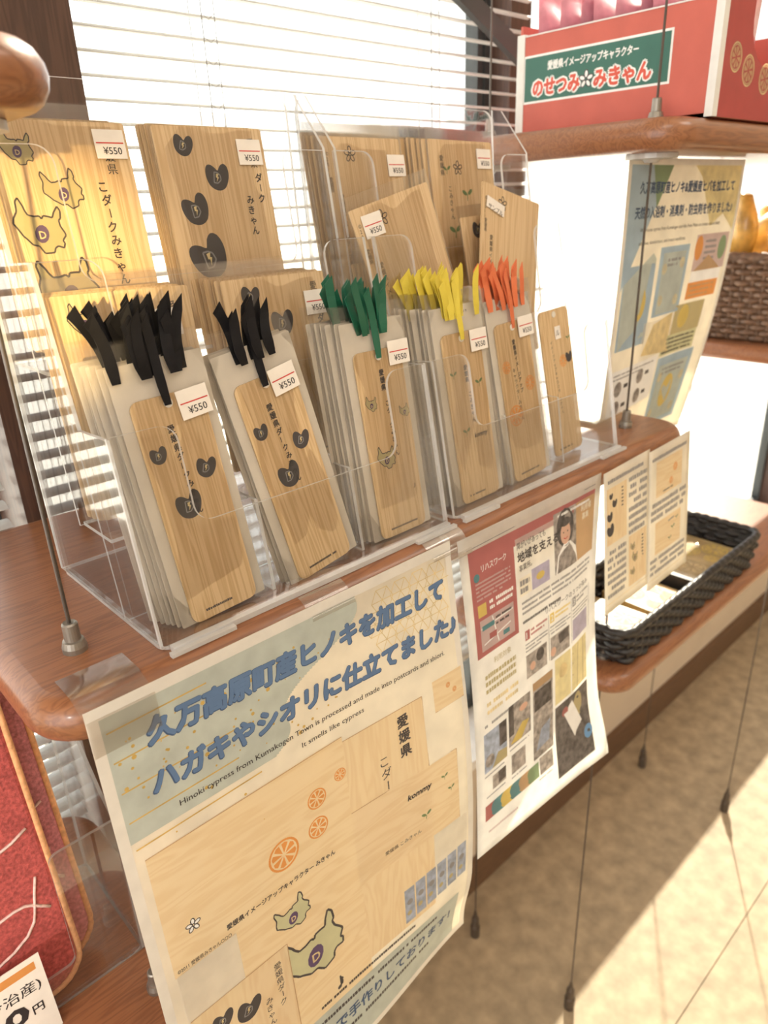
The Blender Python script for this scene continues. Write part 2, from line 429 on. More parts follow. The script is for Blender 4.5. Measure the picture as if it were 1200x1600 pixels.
        if D:
            def q(x, y): x *= r; y *= r; return (u + x * math.cos(rot) - y * math.sin(rot), v + x * math.sin(rot) + y * math.cos(rot))
            s.line([q(-.28, -.25), q(-.28, .5), q(.05, .48), q(.3, .2), q(.22, -.12), q(0, -.25), q(-.28, -.25)], r * .08, 'ink_grey', l + 1)
            s.poly([q(-.12, -.15), q(.12, -.2), q(.02, .02), q(.12, .06), q(-.06, .42), q(-.02, .12), q(-.12, .1)], 'print_palegold', l + 1)
        return s
    def mapshape(s, u, v, r, rot=0.0, l=0, fill='print_olive'):
        base = [(-.78, -1.0), (-.55, -.55), (-.22, -.36), (.08, -.30), (.34, -.42), (.55, -.5), (.74, -.86), (.84, -.4), (.80, -.1), (1.0, .25), (.86, .5), (.88, .76), (.52, .80), (.30, 1.02), (0, .94), (-.35, .76), (-.7, .45), (-.95, .1), (-1.0, -.2), (-.86, -.55)]
        pts = []
        for i, (x, y) in enumerate(base):
            x2, y2 = base[(i + 1) % len(base)]
            pts.append((x, y)); pts.append(((x + x2) / 2 + .06 * (-1) ** i, (y + y2) / 2 + .07 * (-1) ** (i // 2)))
        def T(p, k): return (u + r * k * (p[0] * math.cos(rot) - p[1] * math.sin(rot)), v + r * k * (p[0] * math.sin(rot) + p[1] * math.cos(rot)))
        s.poly([T(p, 1) for p in pts], fill, l)
        s.line([T(p, 1) for p in pts + pts[:1]], r * .07, 'ink_dark', l + 1)
        s.circ(u, v + r * .3, r * .28, 'print_purple', l + 1, 12, r * .36, .3)
        s.text('D', u - r * .12, v + r * .48, r * .42, 'print_palegold', l + 2, .02)
        return s
    def slice_(s, u, v, r, l=0, m='print_orange'):
        s.ring(u, v, r, r * .14, m, l)
        for i in range(8):
            a = i * PI / 4 + .2
            s.poly([(u + r * .12 * math.cos(a), v + r * .12 * math.sin(a)), (u + r * .8 * math.cos(a - .28), v + r * .8 * math.sin(a - .28)), (u + r * .86 * math.cos(a), v + r * .86 * math.sin(a)), (u + r * .8 * math.cos(a + .28), v + r * .8 * math.sin(a + .28))], m, l)
        return s
    def sprout(s, u, v, r, l=0, m='print_leaf'):
        s.circ(u - r * .5, v - r * .3, r * .5, m, l, 10, r * .24, .5); s.circ(u + r * .5, v - r * .4, r * .5, m, l, 10, r * .24, -.6)
        s.line([(u, v - r * .1), (u - r * .1, v + r * .6)], r * .12, m, l); return s
    def flower(s, u, v, r, m='ink_dark', l=0, fill=None):
        for i in range(5):
            a = 2 * PI * i / 5 - PI / 2; cu, cv = u + r * .55 * math.cos(a), v + r * .55 * math.sin(a)
            if fill: s.circ(cu, cv, r * .42, fill, l, 10, r * .28, a)
            pts = [(cu + r * .42 * math.cos(t) * math.cos(a) - r * .26 * math.sin(t) * math.sin(a), cv + r * .42 * math.cos(t) * math.sin(a) + r * .26 * math.sin(t) * math.cos(a)) for t in [2 * PI * k / 10 for k in range(11)]]
            s.line(pts, r * .12, m, l + 1)
        return s
    def build(s, name, parent=None): return s.mb.build(name, s.mats, parent)

# ================================================================== setting
FZ = -0.91                                   # floor level; the middle shelf's top is z = 0
fl = struct(mesh('floor', [(-3, -3.2, FZ - .004), (4.2, -3.2, FZ - .004), (4.2, .3, FZ - .004), (-3, .3, FZ - .004), (-3, -3.2, FZ - .05), (4.2, -3.2, FZ - .05), (4.2, .3, FZ - .05), (-3, .3, FZ - .05)],
    [(0, 1, 2, 3), (7, 6, 5, 4), (0, 4, 5, 1), (1, 5, 6, 2), (2, 6, 7, 3), (3, 7, 4, 0)], 'floor_joint'), 'beige vinyl floor')
g = .0007
ys = [-3.2, -2.42, -1.66, -.9, -.135, .3]; xs = [-3, -1.2, -.2, 2.42, 4.2]
for i in range(4):
    for j in range(5):
        MB().box(xs[i] + g, xs[i + 1] - g, ys[j] + g, ys[j + 1] - g, FZ - .004, FZ).build('vinyl_tile', 'floor_vinyl', fl)
WY = 0.232                                   # room face of the window wall
struct(MB().box(-3, 4.2, WY, WY + .12, FZ, -.63).build('wall_back', 'wall_paint'), 'beige low wall under the windows')
struct(MB().box(-3, 4.2, WY, WY + .12, 1.15, 1.7).build('wall_back_upper', 'wall_paint'), 'wall strip above the windows')
struct(MB().box(-3, 4.2, WY - .012, WY, FZ, FZ + .065).build('baseboard_back', 'baseboard_wood'), 'brown wooden baseboard under the windows')
struct(MB().box(-3, 4.2, WY - .012, WY + .13, -.63, -.612).build('trim_1', 'box_white'), 'white window sill board')
struct(MB().box(-3, 4.2, -3.2, .35, 1.6, 1.66).build('ceiling', 'ceiling_paint'), 'white ceiling')
struct(MB().box(-3, 4.2, -3.3, -3.2, FZ, 1.6).build('wall_front', 'wall_paint'), 'beige wall behind the viewer')
struct(MB().box(4.2, 4.3, -3.2, .35, FZ, 1.6).build('wall_right', 'wall_paint'), 'beige far side wall')
struct(MB().box(0.052, 0.163, WY + .002, WY + .10, -.612, 1.15).build('trim_2', 'pillar_wood'), 'dark brown wooden pillar between the windows')
struct(MB().box(-3, -1.2, WY, WY + .11, -.612, 1.15).build('wall_back_left', 'wall_paint'), 'beige wall left of the windows')
struct(MB().box(0.735, 0.775, WY + .05, WY + .10, -.612, 1.15).build('trim_3', 'pillar_wood'), 'dark brown window post beside the red box')
struct(MB().box(1.98, 2.06, WY + .01, WY + .10, -.612, 1.15).build('trim_4', 'pillar_wood'), 'brown window post at the far right')
def window(name, x0, x1, extra=()):
    o = struct(MB().box(x0, x1, WY + .08, WY + .10, -.612, -.59).box(x0, x1, WY + .08, WY + .10, 1.12, 1.15)
        .box(x0, x0 + .012, WY + .08, WY + .10, -.59, 1.12).box(x1 - .012, x1, WY + .08, WY + .10, -.59, 1.12).build(name, 'frame_dark'))
    for e in extra: MB().box(e, e + .01, WY + .08, WY + .10, -.59, 1.12).build('mullion', 'frame_dark', o)
    MB().box(x0 + .012, x1 - .012, WY + .089, WY + .092, -.59, 1.12).build('pane', 'window_glass', o)
    return o
window('window_4', -1.2, .052); window('window_1', .163, .735, (.708,)); window('window_2', .775, 1.98); window('window_3', 2.06, 4.0)
struct(mesh('ground_outside', [(-30, .4, -1.0), (40, .4, -1.0), (40, 60, -1.0), (-30, 60, -1.0)], [(0, 1, 2, 3)], 'outside_paving'), 'pale paving outside the windows')

# ---- venetian blinds
def blind(label, x0, x1, yc, z0, z1, pitch, cords):
    t = thing('venetian_blind', label, 'blind', (x0, yc, z0), group='venetian blinds on the window wall')
    W = x1 - x0; hw = .0085
    V = []; F = []
    for i in range(5):
        a = -1 + 2 * i / 4
        for x in (0, W): V.append((x, a * hw, .0022 * (1 - a * a) + .0012 * a))
    for i in range(5):
        a = -1 + 2 * i / 4
        for x in (0, W): V.append((x, a * hw, .0022 * (1 - a * a) + .0012 * a - .0006))
    for i in range(4):
        F.append((2 * i, 2 * i + 1, 2 * i + 3, 2 * i + 2)); F.append((10 + 2 * i, 12 + 2 * i, 13 + 2 * i, 11 + 2 * i))
    F += [(0, 10, 11, 1), (8, 9, 19, 18)] + [(2 * i, 2 * i + 2, 12 + 2 * i, 10 + 2 * i) for i in range(4)] + [(2 * i + 1, 11 + 2 * i, 13 + 2 * i, 2 * i + 3) for i in range(4)]
    first = mesh('slat', V, F, 'slat_white', t, smooth=False); first.location = (0, 0, .012)
    n = int((z1 - z0) / pitch) - 1
    for i in range(1, n):
        c = first.copy(); col.objects.link(c); c.parent = t; c.location = (0, 0, .012 + i * pitch)
    MB().box(0, W, -.010, .010, 0, .009).build('bottom_rail', 'slat_white', t)
    MB().box(0, W, -.012, .012, z1 - z0, z1 - z0 + .03).build('head_rail', 'slat_white', t)
    for cx in cords:
        m = MB()
        for dy in (-.0098, .0098): m.tube([(cx - x0, dy, .01), (cx - x0, dy, z1 - z0)], .0005, 5)
        m.build('ladder_cord', 'cord_white', t)
        m = MB().tube([(cx - x0 + .012, -.0104, .01), (cx - x0 + .012, -.0104, z1 - z0)], .00045, 5)
        for i in range(1, n, 1):
            z = .012 + i * pitch; m.tube([(cx - x0, -.0098, z + .001), (cx - x0 + .006, -.0106, z - .003), (cx - x0 + .012, -.0104, z + .002)], .0003, 4)
        m.build('lift_cord', 'cord_white', t)
    return t
blind('white venetian blind over the wide window behind the acrylic holders', .167, .752, .262, -.44, .62, .0166, (.282, .56))
blind('white venetian blind at the left edge beside the dark pillar', -.95, .046, .262, -.46, .62, .0166, (-.03, -.5))

# ================================================================== shelves and cables
SF = -0.055                                  # front edge of all shelves
def shelf(label, x0, x1, ztop, corners=(1, 1, 1, 1)):
    t = thing('display_shelf', label, 'shelf', (x0, SF, ztop - .026), group='staggered hanging shelves')
    m = MB()
    def outl(i): return rrect(i, x1 - x0 - i, i, .215 - SF - i, max(.034 - i, .008), 8)
    slab(m, outl, 0, .026, .012, 0, 8)
    o = m.build('board', 'shelf_wood', t, True)
    o.data.polygons[len(o.data.polygons) - 1].use_smooth = False; o.data.polygons[len(o.data.polygons) - 2].use_smooth = False
    return t
shelf('long brown wooden shelf carrying the acrylic bookmark holders', -.038, .622, 0)
shelf('brown wooden shelf under the red cardboard box', .520, 1.165, .277)
shelf('brown wooden shelf, its rounded end at the upper left corner', -.62, .034, .283)
shelf('brown wooden shelf under the towels at the lower left', -.62, .034, -.280)
shelf('brown wooden shelf under the black wicker tray', .527, 1.165, -.280)
shelf('brown wooden shelf under the brown wicker basket at the right', 1.055, 1.70, 0)
def cable(label, x, y, levels, anchor=True):
    t = thing('suspension_cable', label, 'cable', (x, y, FZ), group='steel cables holding the shelves')
    MB().tube([(0, 0, .0), (0, 0, 1.6 - FZ)], .0011, 8).build('wire', 'steel_cable', t)
    for z in levels:
        h = z - FZ
        MB().lathe([(.0066, 0), (.0066, .003), (.0056, .0065), (.0044, .007), (.0042, .0165), (.0034, .0175), (.0022, .0172)], (0, 0, h), 20).build('collar', 'ferrule_metal', t, False)
        MB().lathe([(.006, -.007), (.0075, -.0045), (.022, -.004), (.022, 0)], (0, 0, h - .0262), 28).build('under_disc', 'disc_grey', t)
    MB().lathe([(.0075, 0), (.0078, .022), (.0062, .026), (.0058, .040), (.0035, .046), (.0015, .058)], (0, 0, 0), 16).build('floor_anchor', 'anchor_dark', t)
    return t
cable('thin steel cable at the left, in front of the acrylic holder', 0, 0, (0, .283, -.280))
cable('thin steel cable crossing the hanging poster at the right', .563, -.011, (0, .277, -.280))
cable('thin steel cable behind the right acrylic holder', .553, .165, (0, .277, -.280))
cable('thin steel cable at the front of the far right bay', 1.105, -.011, (0, .277, -.280))
cable('thin steel cable at the back of the far right bay', 1.105, .165, (0, .277, -.280))
cable('thin steel cable at the rear left, behind the towels', -.01, .172, (0, .283, -.280))

# ================================================================== acrylic holders
T = .0022
def ulean(y0, z0, y1, z1):
    d = Vector((0, y1 - y0, z1 - z0)).normalized(); nrm = Vector((0, d.z, -d.y))
    return lambda a, b, h: Vector((a, y0, z0)) + d * b + nrm * h
def u_panel(W, H, e0, e1, low, r=.010):
    """panel with a low middle: tall ends of width e0 and e1, middle height low"""
    p = [(0, 0), (W, 0), (W, H)]
    n = 5
    def arc(cx, cy, rr, a0, a1): return [(cx + rr * math.cos(math.radians(a0 + (a1 - a0) * i / n)), cy + rr * math.sin(math.radians(a0 + (a1 - a0) * i / n))) for i in range(n + 1)]
    p += arc(W - e1 + r, H - r, r, 90, 180)
    p += arc(W - e1 - r, low + r, r, 0, -90)
    p += arc(e0 + r, low + r, r, -90, -180)
    p += arc(e0 - r, H - r, r, 0, 90)
    p += [(0, H)]
    return p
SIDE = [(-.036, .002), (-.016, .115), (.019, .1135), (.040, .198), (.068, .197), (.078, .257), (.108, .2935), (.119, .295), (.101, .002)]
def holder(label, x0, x1):
    t = thing('acrylic_holder', label, 'acrylic holder', (x0, 0, 0), group='clear acrylic tiered holders')
    W = x1 - x0; A = ['acrylic', 'acrylic_edge']
    for xx in (0, W - T): MB().extr(SIDE, lambda a, b, h, xx=xx: (xx + h, a, b), T, 0, 1).build('side_panel', A, t)
    MB().extr(rrect(0, W, -.040, .101, .008), lambda a, b, h: (a, b, .0004 + h), T, 0, 1).build('base_plate', A, t)
    e = W * .165
    specs = [(-.0385, .002, -.0175, .1165, u_panel(W, .1162, e, e, .060)),
             (.0040, .002, .0395, .198, u_panel(W, .199, e, e, .125)),
             (.0460, .050, .0780, .257, u_panel(W, .208, e, e, .135)),
             (.1010, .002, .1190, .295, rrect(0, W, 0, .293, .012, 5, (0, 1, 1, 0)))]
    for k, (y0, z0, y1, z1, poly) in enumerate(specs):
        MB().extr(poly, ulean(y0, z0, y1, z1), T, 0, 1).build('back_panel' if k == 3 else 'front_panel', A, t)
    MB().extr([(T, .009), (W - T, .009), (W - T, .047), (T, .047)], lambda a, b, h: (a, b, .0495 + h), T, 0, 1).build('tier_floor', A, t)
    MB().extr([(T, .052), (W - T, .052), (W - T, .106), (T, .106)], lambda a, b, h: (a, b, .138 + h), T, 0, 1).build('tier_floor', A, t)
    MB().extr([(-.030, .003), (-.020, .060), (.002, .060), (.004, .003)], lambda a, b, h: (W * .345 + h, a, b), T, 0, 1).build('divider', A, t)
    MB().extr([(-.030, .003), (-.020, .060), (.002, .060), (.004, .003)], lambda a, b, h: (W * .665 + h, a, b), T, 0, 1).build('divider', A, t)
    # the thick polished foot along the front
    MB().box(.004, W - .004, -.0445, -.0405, .0006, .0040).build('foot_strip', 'acrylic_edge', t)
    for xx in (0, W - .042): MB().box(xx + .001, xx + .041, -.0485, -.0450, .0004, .0028).build('foot_strip', 'acrylic_edge', t)
    return t
holder('clear acrylic three-tier holder with black and green ribbon bookmarks', .032, .262)
holder('clear acrylic three-tier holder with yellow and orange ribbon bookmarks', .270, .500)

# ================================================================== cards and bookmarks
CW, CH = 82.0, 125.0                          # postcard size in millimetres
def cardP(W, H, y=0.0):
    return lambda u, v, h: ((u - W / 2) / 1000, y - h, (H - v) / 1000)
def price(parent, W, H, u, v, rot=0.0, y=0.0, txt=True, front=.0008):
    P0 = cardP(W, H, y)
    def P(a, b, h):
        c, s = math.cos(rot), math.sin(rot)
        return P0(u + a * c - b * s, v + a * s + b * c, h + front)
    m = MB(); m.extr([(0, 0), (19, 0), (19, 16), (0, 16)], lambda a, b, h: P(a, b, h), .0003)
    o = m.build('price_label', 'label_white', parent)
    pr = Print(lambda a, b, h: P(a, b, h + .0003))
    pr.rect(1, 7.0, 18, 7.7, 'ink_red'); pr.text('¥550', 4.6, 13.6, 5.6, 'ink_black', 1, .012, width=11.5)
    pr.build('price_print', o)
    return o
PRINTS = {}
def design(kind, W, H, y):
    p = Print(cardP(W, H, y)); out = [('lettering', p)]
    def mo(name, fn, *args):
        q = Print(cardP(W, H, y)); getattr(q, fn)(*args); out.append((name, q))
    def hearts(*L_):
        for a in L_: mo('heart_motif', 'heart', *a)
    def maps(*L_):
        for a in L_: mo('map_motif', 'mapshape', *a)
    def slices(*L_):
        for a in L_: mo('citrus_motif', 'slice_', *a)
    def sprouts(*L_):
        for a in L_: mo('sprout_motif', 'sprout', *a)
    if kind == 'hearts':
        hearts((20, 11, 7, .35), (41, 30, 9, .2), (20, 50, 10, -.1), (23, 80, 14, -.2))
        p.vtext('愛媛県', 69, 6, 6.0, 'ink_dark', 1, .01); p.vtext('ダーク', 71, 28, 6.2, 'ink_black', 1, .02); p.vtext('みきゃん', 61, 42, 6.2, 'ink_black', 1, .02)
        p.greek(30, 119, 70, 1, 3, 1.4, 'ink_dark')
    elif kind == 'maps':
        maps((16, 14, 9, .1), (36, 36, 11, -.2), (18, 56, 14, .15), (26, 90, 17, -.1))
        p.vtext('愛媛県', 66, 8, 6.6, 'ink_dark', 1, .015); p.vtext('こダークみきゃん', 58, 32, 6.8, 'ink_black', 1, .021, 1.12)
        p.greek(30, 119, 70, 1, 3, 1.4, 'ink_dark')
    elif kind == 'slices':
        slices((20, 24, 7), (40, 40, 10), (24, 64, 12), (54, 90, 15)); mo('flower_motif', 'flower', 24, 9, 6)
        p.vtext('愛媛県イメージ', 5, 40, 5.2, 'ink_dark', 1, .008); p.vtext('みきゃん', 11, 84, 5.2, 'ink_dark', 1, .008)
    elif kind == 'sprouts':
        sprouts((20, 24, 5), (44, 44, 7), (24, 74, 8))
        p.vtext('愛媛県', 12, 12, 5.2, 'ink_dark', 1, .01); p.vtext('こみきゃん', 20, 36, 5.2, 'ink_dark', 1, .006); mo('flower_motif', 'flower', 34, 22, 6)
    elif kind == 'sideways':                      # a landscape card standing on its short side
        p.vtext('©2011愛媛県', 4, 10, 3.8, 'ink_dark', 1, .004, .95); p.vtext('愛媛県イメージアップキャラクター', 12, 40, 4.6, 'ink_dark', 1, .012, 1.05)
        slices((52, 86, 10), (40, 104, 8), (60, 110, 6)); mo('flower_motif', 'flower', 28, 12, 6)
    elif kind == 'bm_hearts':
        hearts((8, 30, 5, .15), (33, 44, 6.2, .4), (17, 61, 8, .1))
        p.vtext('愛媛県ダークみきゃん', 17, 16, 4.6, 'ink_black', 1, .022, 1.14, .35)
        p.greek(9, 122, 36, 1, 3, 1.5, 'ink_dark')
    elif kind == 'bm_maps':
        maps((9, 34, 5, .1), (38, 44, 4.5, -.2), (15, 72, 8, .05))
        p.vtext('愛媛県', 20, 13, 4.6, 'ink_dark', 1, .03); p.vtext('こダークみきゃん', 22, 34, 4.4, 'ink_black', 1, .02, 1.14, .2)
        p.text('♪', 36, 100, 6, 'ink_dark', 1); p.greek(8, 122, 36, 1, 3, 1.5, 'ink_dark')
    elif kind == 'bm_sprouts':
        sprouts((8, 30, 4), (35, 40, 4.4), (14, 74, 4.4))
        p.vtext('愛媛県', 20, 24, 4.2, 'ink_dark', 1, .03); p.vtext('こみきゃん', 22, 44, 4.4, 'ink_dark', 1, .02, 1.12)
        p.text('kommy', 22, 80, 5, 'ink_dark', 1, .03, shear=.2); p.greek(8, 122, 36, 1, 3, 1.5, 'ink_dark')
    elif kind == 'bm_slices':
        slices((8, 34, 4.6), (35, 52, 5.6), (12, 74, 8))
        p.vtext('愛媛県イメージアップ', 19, 14, 4.2, 'ink_dark', 1, .02, 1.04, .3); p.vtext('キャラクターみきゃん', 15, 36, 4.2, 'ink_dark', 1, .008, 1.04, .3)
        p.greek(8, 122, 36, 1, 3, 1.5, 'ink_dark')
    elif kind == 'bm_sample':
        slices((28, 46, 5),); hearts((37, 44, 5, .2, 0, False),); p.vtext('イメージアップキャラクターみきゃん', 12, 26, 3.8, 'ink_dark', 1, .01, 1.02, .3)
        sprouts((39, 28, 3.4),); p.greek(8, 122, 36, 1, 3, 1.5, 'ink_dark')
    return out
def put(n_, q, t):
    o = q.build(n_, t)
    if n_ == 'lettering': o['kind'] = 'stuff'
    return o
def film(W, H, y0, t):
    """a flat plastic sleeve: thin closed bag a little larger than what it holds"""
    m = MB(); nx, nz = 4, 6
    for side, yy in ((0, y0 - t), (1, y0 + t)):
        b = len(m.v)
        for j in range(nz + 1):
            for i in range(nx + 1):
                ed = (i in (0, nx)) or (j in (0, nz))
                m.v.append(((i / nx - .5) * W / 1000, y0 if ed else yy + random.uniform(-1, 1) * t * .35, j / nz * H / 1000))
        for j in range(nz):
            for i in range(nx):
                q = (b + j * (nx + 1) + i, b + j * (nx + 1) + i + 1, b + (j + 1) * (nx + 1) + i + 1, b + (j + 1) * (nx + 1) + i)
                m.f.append(q if side == 0 else q[::-1]); m.m.append(0)
    return m
def postcard(label, kind, loc, tilt=10, roll=0, sleeve=True, lab=None, sample=False, group='wooden postcards'):
    t = thing('wooden_postcard', label, 'postcard', loc, (math.radians(-tilt), math.radians(roll), 0), group)
    b = MB(); b.extr(rrect(-CW / 2000, CW / 2000, 0, CH / 1000, .0015, 2), lambda a, c, h: (a, h - .0006, c), .0012)
    b.build('wood_panel', 'card_wood', t)
    for n_, q in design(kind, CW, CH, -.0006): put(n_, q, t)
    if sleeve: film(CW + 5, CH + 9, 0, .0011).build('plastic_sleeve', 'sleeve_film', t, True)
    if lab: price(t, CW, CH, lab[0], lab[1], lab[2] if len(lab) > 2 else 0, -.0006)
    if sample:
        P0 = cardP(CW, CH, -.0006); m = MB()
        m.extr([(6, 10), (30, 14), (29, 23), (5, 19)], lambda a, c, h: P0(a, c, h + .0008), .0003)
        o = m.build('sample_label', 'label_white', t)
        Print(lambda a, c, h: P0(a, c, h + .0011)).text('サンプル', 7, 19.4, 5, 'ink_dark', 1, .01, width=20, rot=math.radians(10)).build('sample_print', o)
    return t
ORD = ['first', 'second', 'third', 'fourth', 'fifth', 'sixth', 'seventh', 'eighth', 'ninth', 'tenth']
_plain = {}
def plain_card(label, loc, tilt, roll, group, sleeve=True):
    """a card deep in its stack: panel and sleeve only"""
    t = thing('wooden_postcard', label, 'postcard', loc, (math.radians(-tilt), math.radians(roll), 0), group)
    if 'p' not in _plain:
        b = MB(); b.extr(rrect(-CW / 2000, CW / 2000, 0, CH / 1000, .0015, 2), lambda a, c, h: (a, h - .0006, c), .0012)
        _plain['p'] = b.build('wood_panel', 'card_wood', t); _plain['s'] = film(CW + 5, CH + 9, 0, .0009).build('plastic_sleeve', 'sleeve_film', t, True)
    else:
        for k in ('p', 's'):
            c = _plain[k].copy(); col.objects.link(c); c.parent = t
    return t
def stack(label, behind, kind, x, y, z, n, tilt=10, roll=0, lab=None, dx=-.0016, dy=.0026, dz=.0007, sleeve=True):
    postcard(label, kind, (x, y, z), tilt, roll, sleeve, lab)
    for i in range(1, n):
        plain_card(ORD[i] + ' ' + behind, (x + dx * i + random.uniform(-1, 1) * .0008, y + dy * i, z + dz * i * random.uniform(.4, 1)), tilt, roll * .6 + random.uniform(-.5, .5), behind.replace('wooden postcard ', 'postcards '))
# back tier, left holder
stack('golden wooden postcard with olive map outlines, rear slot at far left', 'wooden postcard counted back in the stack behind the olive map card at far left', 'maps', .084, .083, .146, 4, 9, 0, (61, 4))
stack('wooden postcard with four dark hearts, rear slot beside the map card', 'wooden postcard counted back in the stack behind the rear four-heart card', 'hearts', .184, .083, .146, 5, 9, 0, (60, 7), dx=-.0010)
# middle tier, left holder
stack('wooden postcard with olive map outline behind the black ribbon bundle', 'wooden postcard counted back in the stack behind the middle-tier map card', 'maps', .080, .026, .056, 4, 10, 1, (54, 12), dx=-.002)
stack('wooden postcard with dark hearts, middle tier, behind two ribbon bundles', 'wooden postcard counted back in the stack behind the middle-tier heart card', 'hearts', .187, .026, .055, 6, 10, 0, (62, 12), dx=-.0022)
# back tier, right holder
stack('shaded wooden postcard with flower print, rear slot left of the right holder', 'wooden postcard counted back in the stack behind the shaded flower card', 'sideways', .316, .081, .143, 6, 9, 0, (66, 12), dx=-.0015)
stack('shaded wooden postcard beside the red box, rear slot right', 'wooden postcard counted back in the stack behind the shaded card beside the red box', 'sprouts', .425, .076, .143, 9, 9, 1, (60, 6), dx=-.0038, dz=.0004)
# middle tier, right holder
stack('wooden postcard leaning behind the tilted card of the right holder', 'wooden postcard counted back in the middle-tier stack behind the tilted card', 'slices', .322, .036, .055, 4, 10, -2, None, dx=-.0022)
postcard('tilted wooden postcard with price label above the yellow ribbons', 'sideways', (.326, .030, .104), 10, -13, True, (8, 6, .02))
postcard('wooden postcard with two dark hearts at its edge, above the orange ribbons', 'hearts', (.436, .040, .085), 10, -3, True, None)
postcard('wooden sample postcard leaning above the orange ribbons', 'sideways', (.416, .031, .104), 10, 14, False, None, True)

# ---- bookmarks
BW, BH = 43.0, 128.0
def bm_board(t):
    m = MB(); m.extr(rrect(-BW / 2000, BW / 2000, 0, BH / 1000, .005, 4), lambda a, c, h: (a, h - .0016, c), .0012)
    o = m.build('wood_panel', 'bookmark_wood', t)
    k = MB().lathe([(.0026, 0), (.0026, .0006)], (0, 0, 0), 14)
    e = mesh('ribbon_hole', [(v[0], -.0017 - v[2], v[1] + .1235) for v in k.v], k.f, 'backing_paper', o)
    return o
def ribbon_pts(h0, top, lean, curl, ph):
    pts = []
    for i in range(9):
        a = i / 8; z = h0 + (top - h0) * a
        pts.append((lean * a * a + .0015 * math.sin(a * 4 + ph), -.0034 + curl * a + .001 * math.sin(a * 5 + ph), z))
    return pts
def ribbon(parent, mat, h0, top, lean, curl, ph, x0=0.0, wd=.0052, tw=0.0):
    pts = ribbon_pts(h0, top, lean, curl, ph); V = []; F = []
    n = len(pts)
    for k, off in enumerate((0, .0005)):
        for i, (x, y, z) in enumerate(pts):
            a = i / (n - 1); w_ = wd * (.72 + .28 * min(1, a * 4)); an = tw * a + .15 * math.sin(ph)
            ez = .0042 if i == n - 1 else 0
            V.append((x0 + x - w_ / 2 * math.cos(an), y + off - w_ / 2 * math.sin(an), z - ez * .2))
            V.append((x0 + x + w_ / 2 * math.cos(an), y + off + w_ / 2 * math.sin(an), z + ez))
    for i in range(n - 1):
        F.append((2 * i, 2 * i + 1, 2 * i + 3, 2 * i + 2)); F.append((2 * n + 2 * i, 2 * n + 2 * i + 2, 2 * n + 2 * i + 3, 2 * n + 2 * i + 1))
        F.append((2 * i, 2 * i + 2, 2 * n + 2 * i + 2, 2 * n + 2 * i)); F.append((2 * i + 1, 2 * n + 2 * i + 1, 2 * n + 2 * i + 3, 2 * i + 3))
    F.append((2 * n - 2, 2 * n - 1, 4 * n - 1, 4 * n - 2))
    return mesh('ribbon', V, F, mat, parent)
PW, PH = 62.0, 158.0
def bookmark(label, kind, mat, loc, tilt, roll, group, full=True, lab=(27, -14, .03), spread=1.0, top=.172, backing=True, nrib=2):
    t = thing('wooden_bookmark', label, 'bookmark', loc, (math.radians(-tilt), math.radians(roll), 0), group)
    if full:
        bm_board(t); 
        for n_, q in design(kind, BW, BH, -.0016): put(n_, q, t)
    if backing:
        m = MB(); m.extr(rrect(-.028, .028, 0, .1475, .001, 2), lambda a, c, h: (a, h, c), .0004)
        o = m.build('backing_card', 'backing_paper', t)
        if full and kind in ('bm_maps', 'bm_sprouts', 'bm_slices'):
            Print(lambda u, v, h: ((u - 28) / 1000, -h, .1475 - v / 1000)).text('久万高原町産ヒノキ', 18, 6, 2.6, 'ink_dark', 1, .01, width=22).build('printed_line', o)
        film(PW, PH, 0, .0021).build('plastic_sleeve', 'sleeve_film', t, True)
    if mat:
        if full: ribbon(t, mat, .1225, top - .004, random.uniform(-.006, .0), -.001, random.random() * 6)
        for q in range(nrib):
            xx = (-.015 + .030 * ((q + .5) / nrib) + random.uniform(-.005, .005)) * spread
            ribbon(t, mat, .138, top + random.uniform(-.006, .004), xx * .35 + random.uniform(-.004, .004), random.uniform(-.003, .001), random.random() * 6, xx, .0062, random.uniform(-.2, .2))
    if full and lab: price(t, BW, BH, lab[0], lab[1], lab[2], -.0016, front=.0012)
    return t
def bundle(label, behind, kind, mat, x, y, z, n, tilt, roll, group, dx=-.0018, dy=.0030, spread=1.0, lab=(27, -4, .0), top=.172, nrib=2):
    bookmark(label, kind, mat, (x, y, z), tilt, roll, group, True, lab, spread, top, True, nrib)
    for i in range(1, n):
        bookmark(ORD[i] + ' ' + behind, kind, mat, (x + dx * i, y + dy * i, z + .0003 * i), tilt, roll * (1 - .05 * i) + random.uniform(-.6, .6), behind.replace('bookmark pack', 'bookmark packs'), False, None, spread, top, True, nrib)
bundle('wooden bookmark with dark hearts and black ribbon, leftmost in the front tier', 'bookmark pack counted back behind the leftmost black-ribbon bookmark', 'bm_hearts', 'ribbon_black', .0785, -.0285, .0035, 7, 10, -3, 'bookmarks in the front tier', spread=1.25, lab=(26, 0, -.06), nrib=4, top=.170)
bundle('wooden bookmark with dark hearts and black ribbon, second from the left', 'bookmark pack counted back behind the second black-ribbon bookmark', 'bm_hearts', 'ribbon_black', .154, -.0285, .0035, 3, 10, -9, 'bookmarks in the front tier', spread=.85, lab=(24, -2, -.06), top=.166, nrib=3)
bundle('wooden bookmark with map outlines and green ribbon in the front tier', 'bookmark pack counted back behind the green-ribbon bookmark', 'bm_maps', 'ribbon_green', .226, -.0285, .0035, 6, 10, 0, 'bookmarks in the front tier', dx=-.0026, spread=1.1, lab=(30, -4, 0), top=.168, nrib=3)
bundle('wooden bookmark with sprouts and yellow ribbon in the right holder', 'bookmark pack counted back behind the yellow-ribbon bookmark', 'bm_sprouts', 'ribbon_yellow', .312, -.0285, .0035, 7, 10, -1, 'bookmarks in the front tier', dx=-.0030, spread=1.3, lab=(30, 0, 0), nrib=4, top=.168)
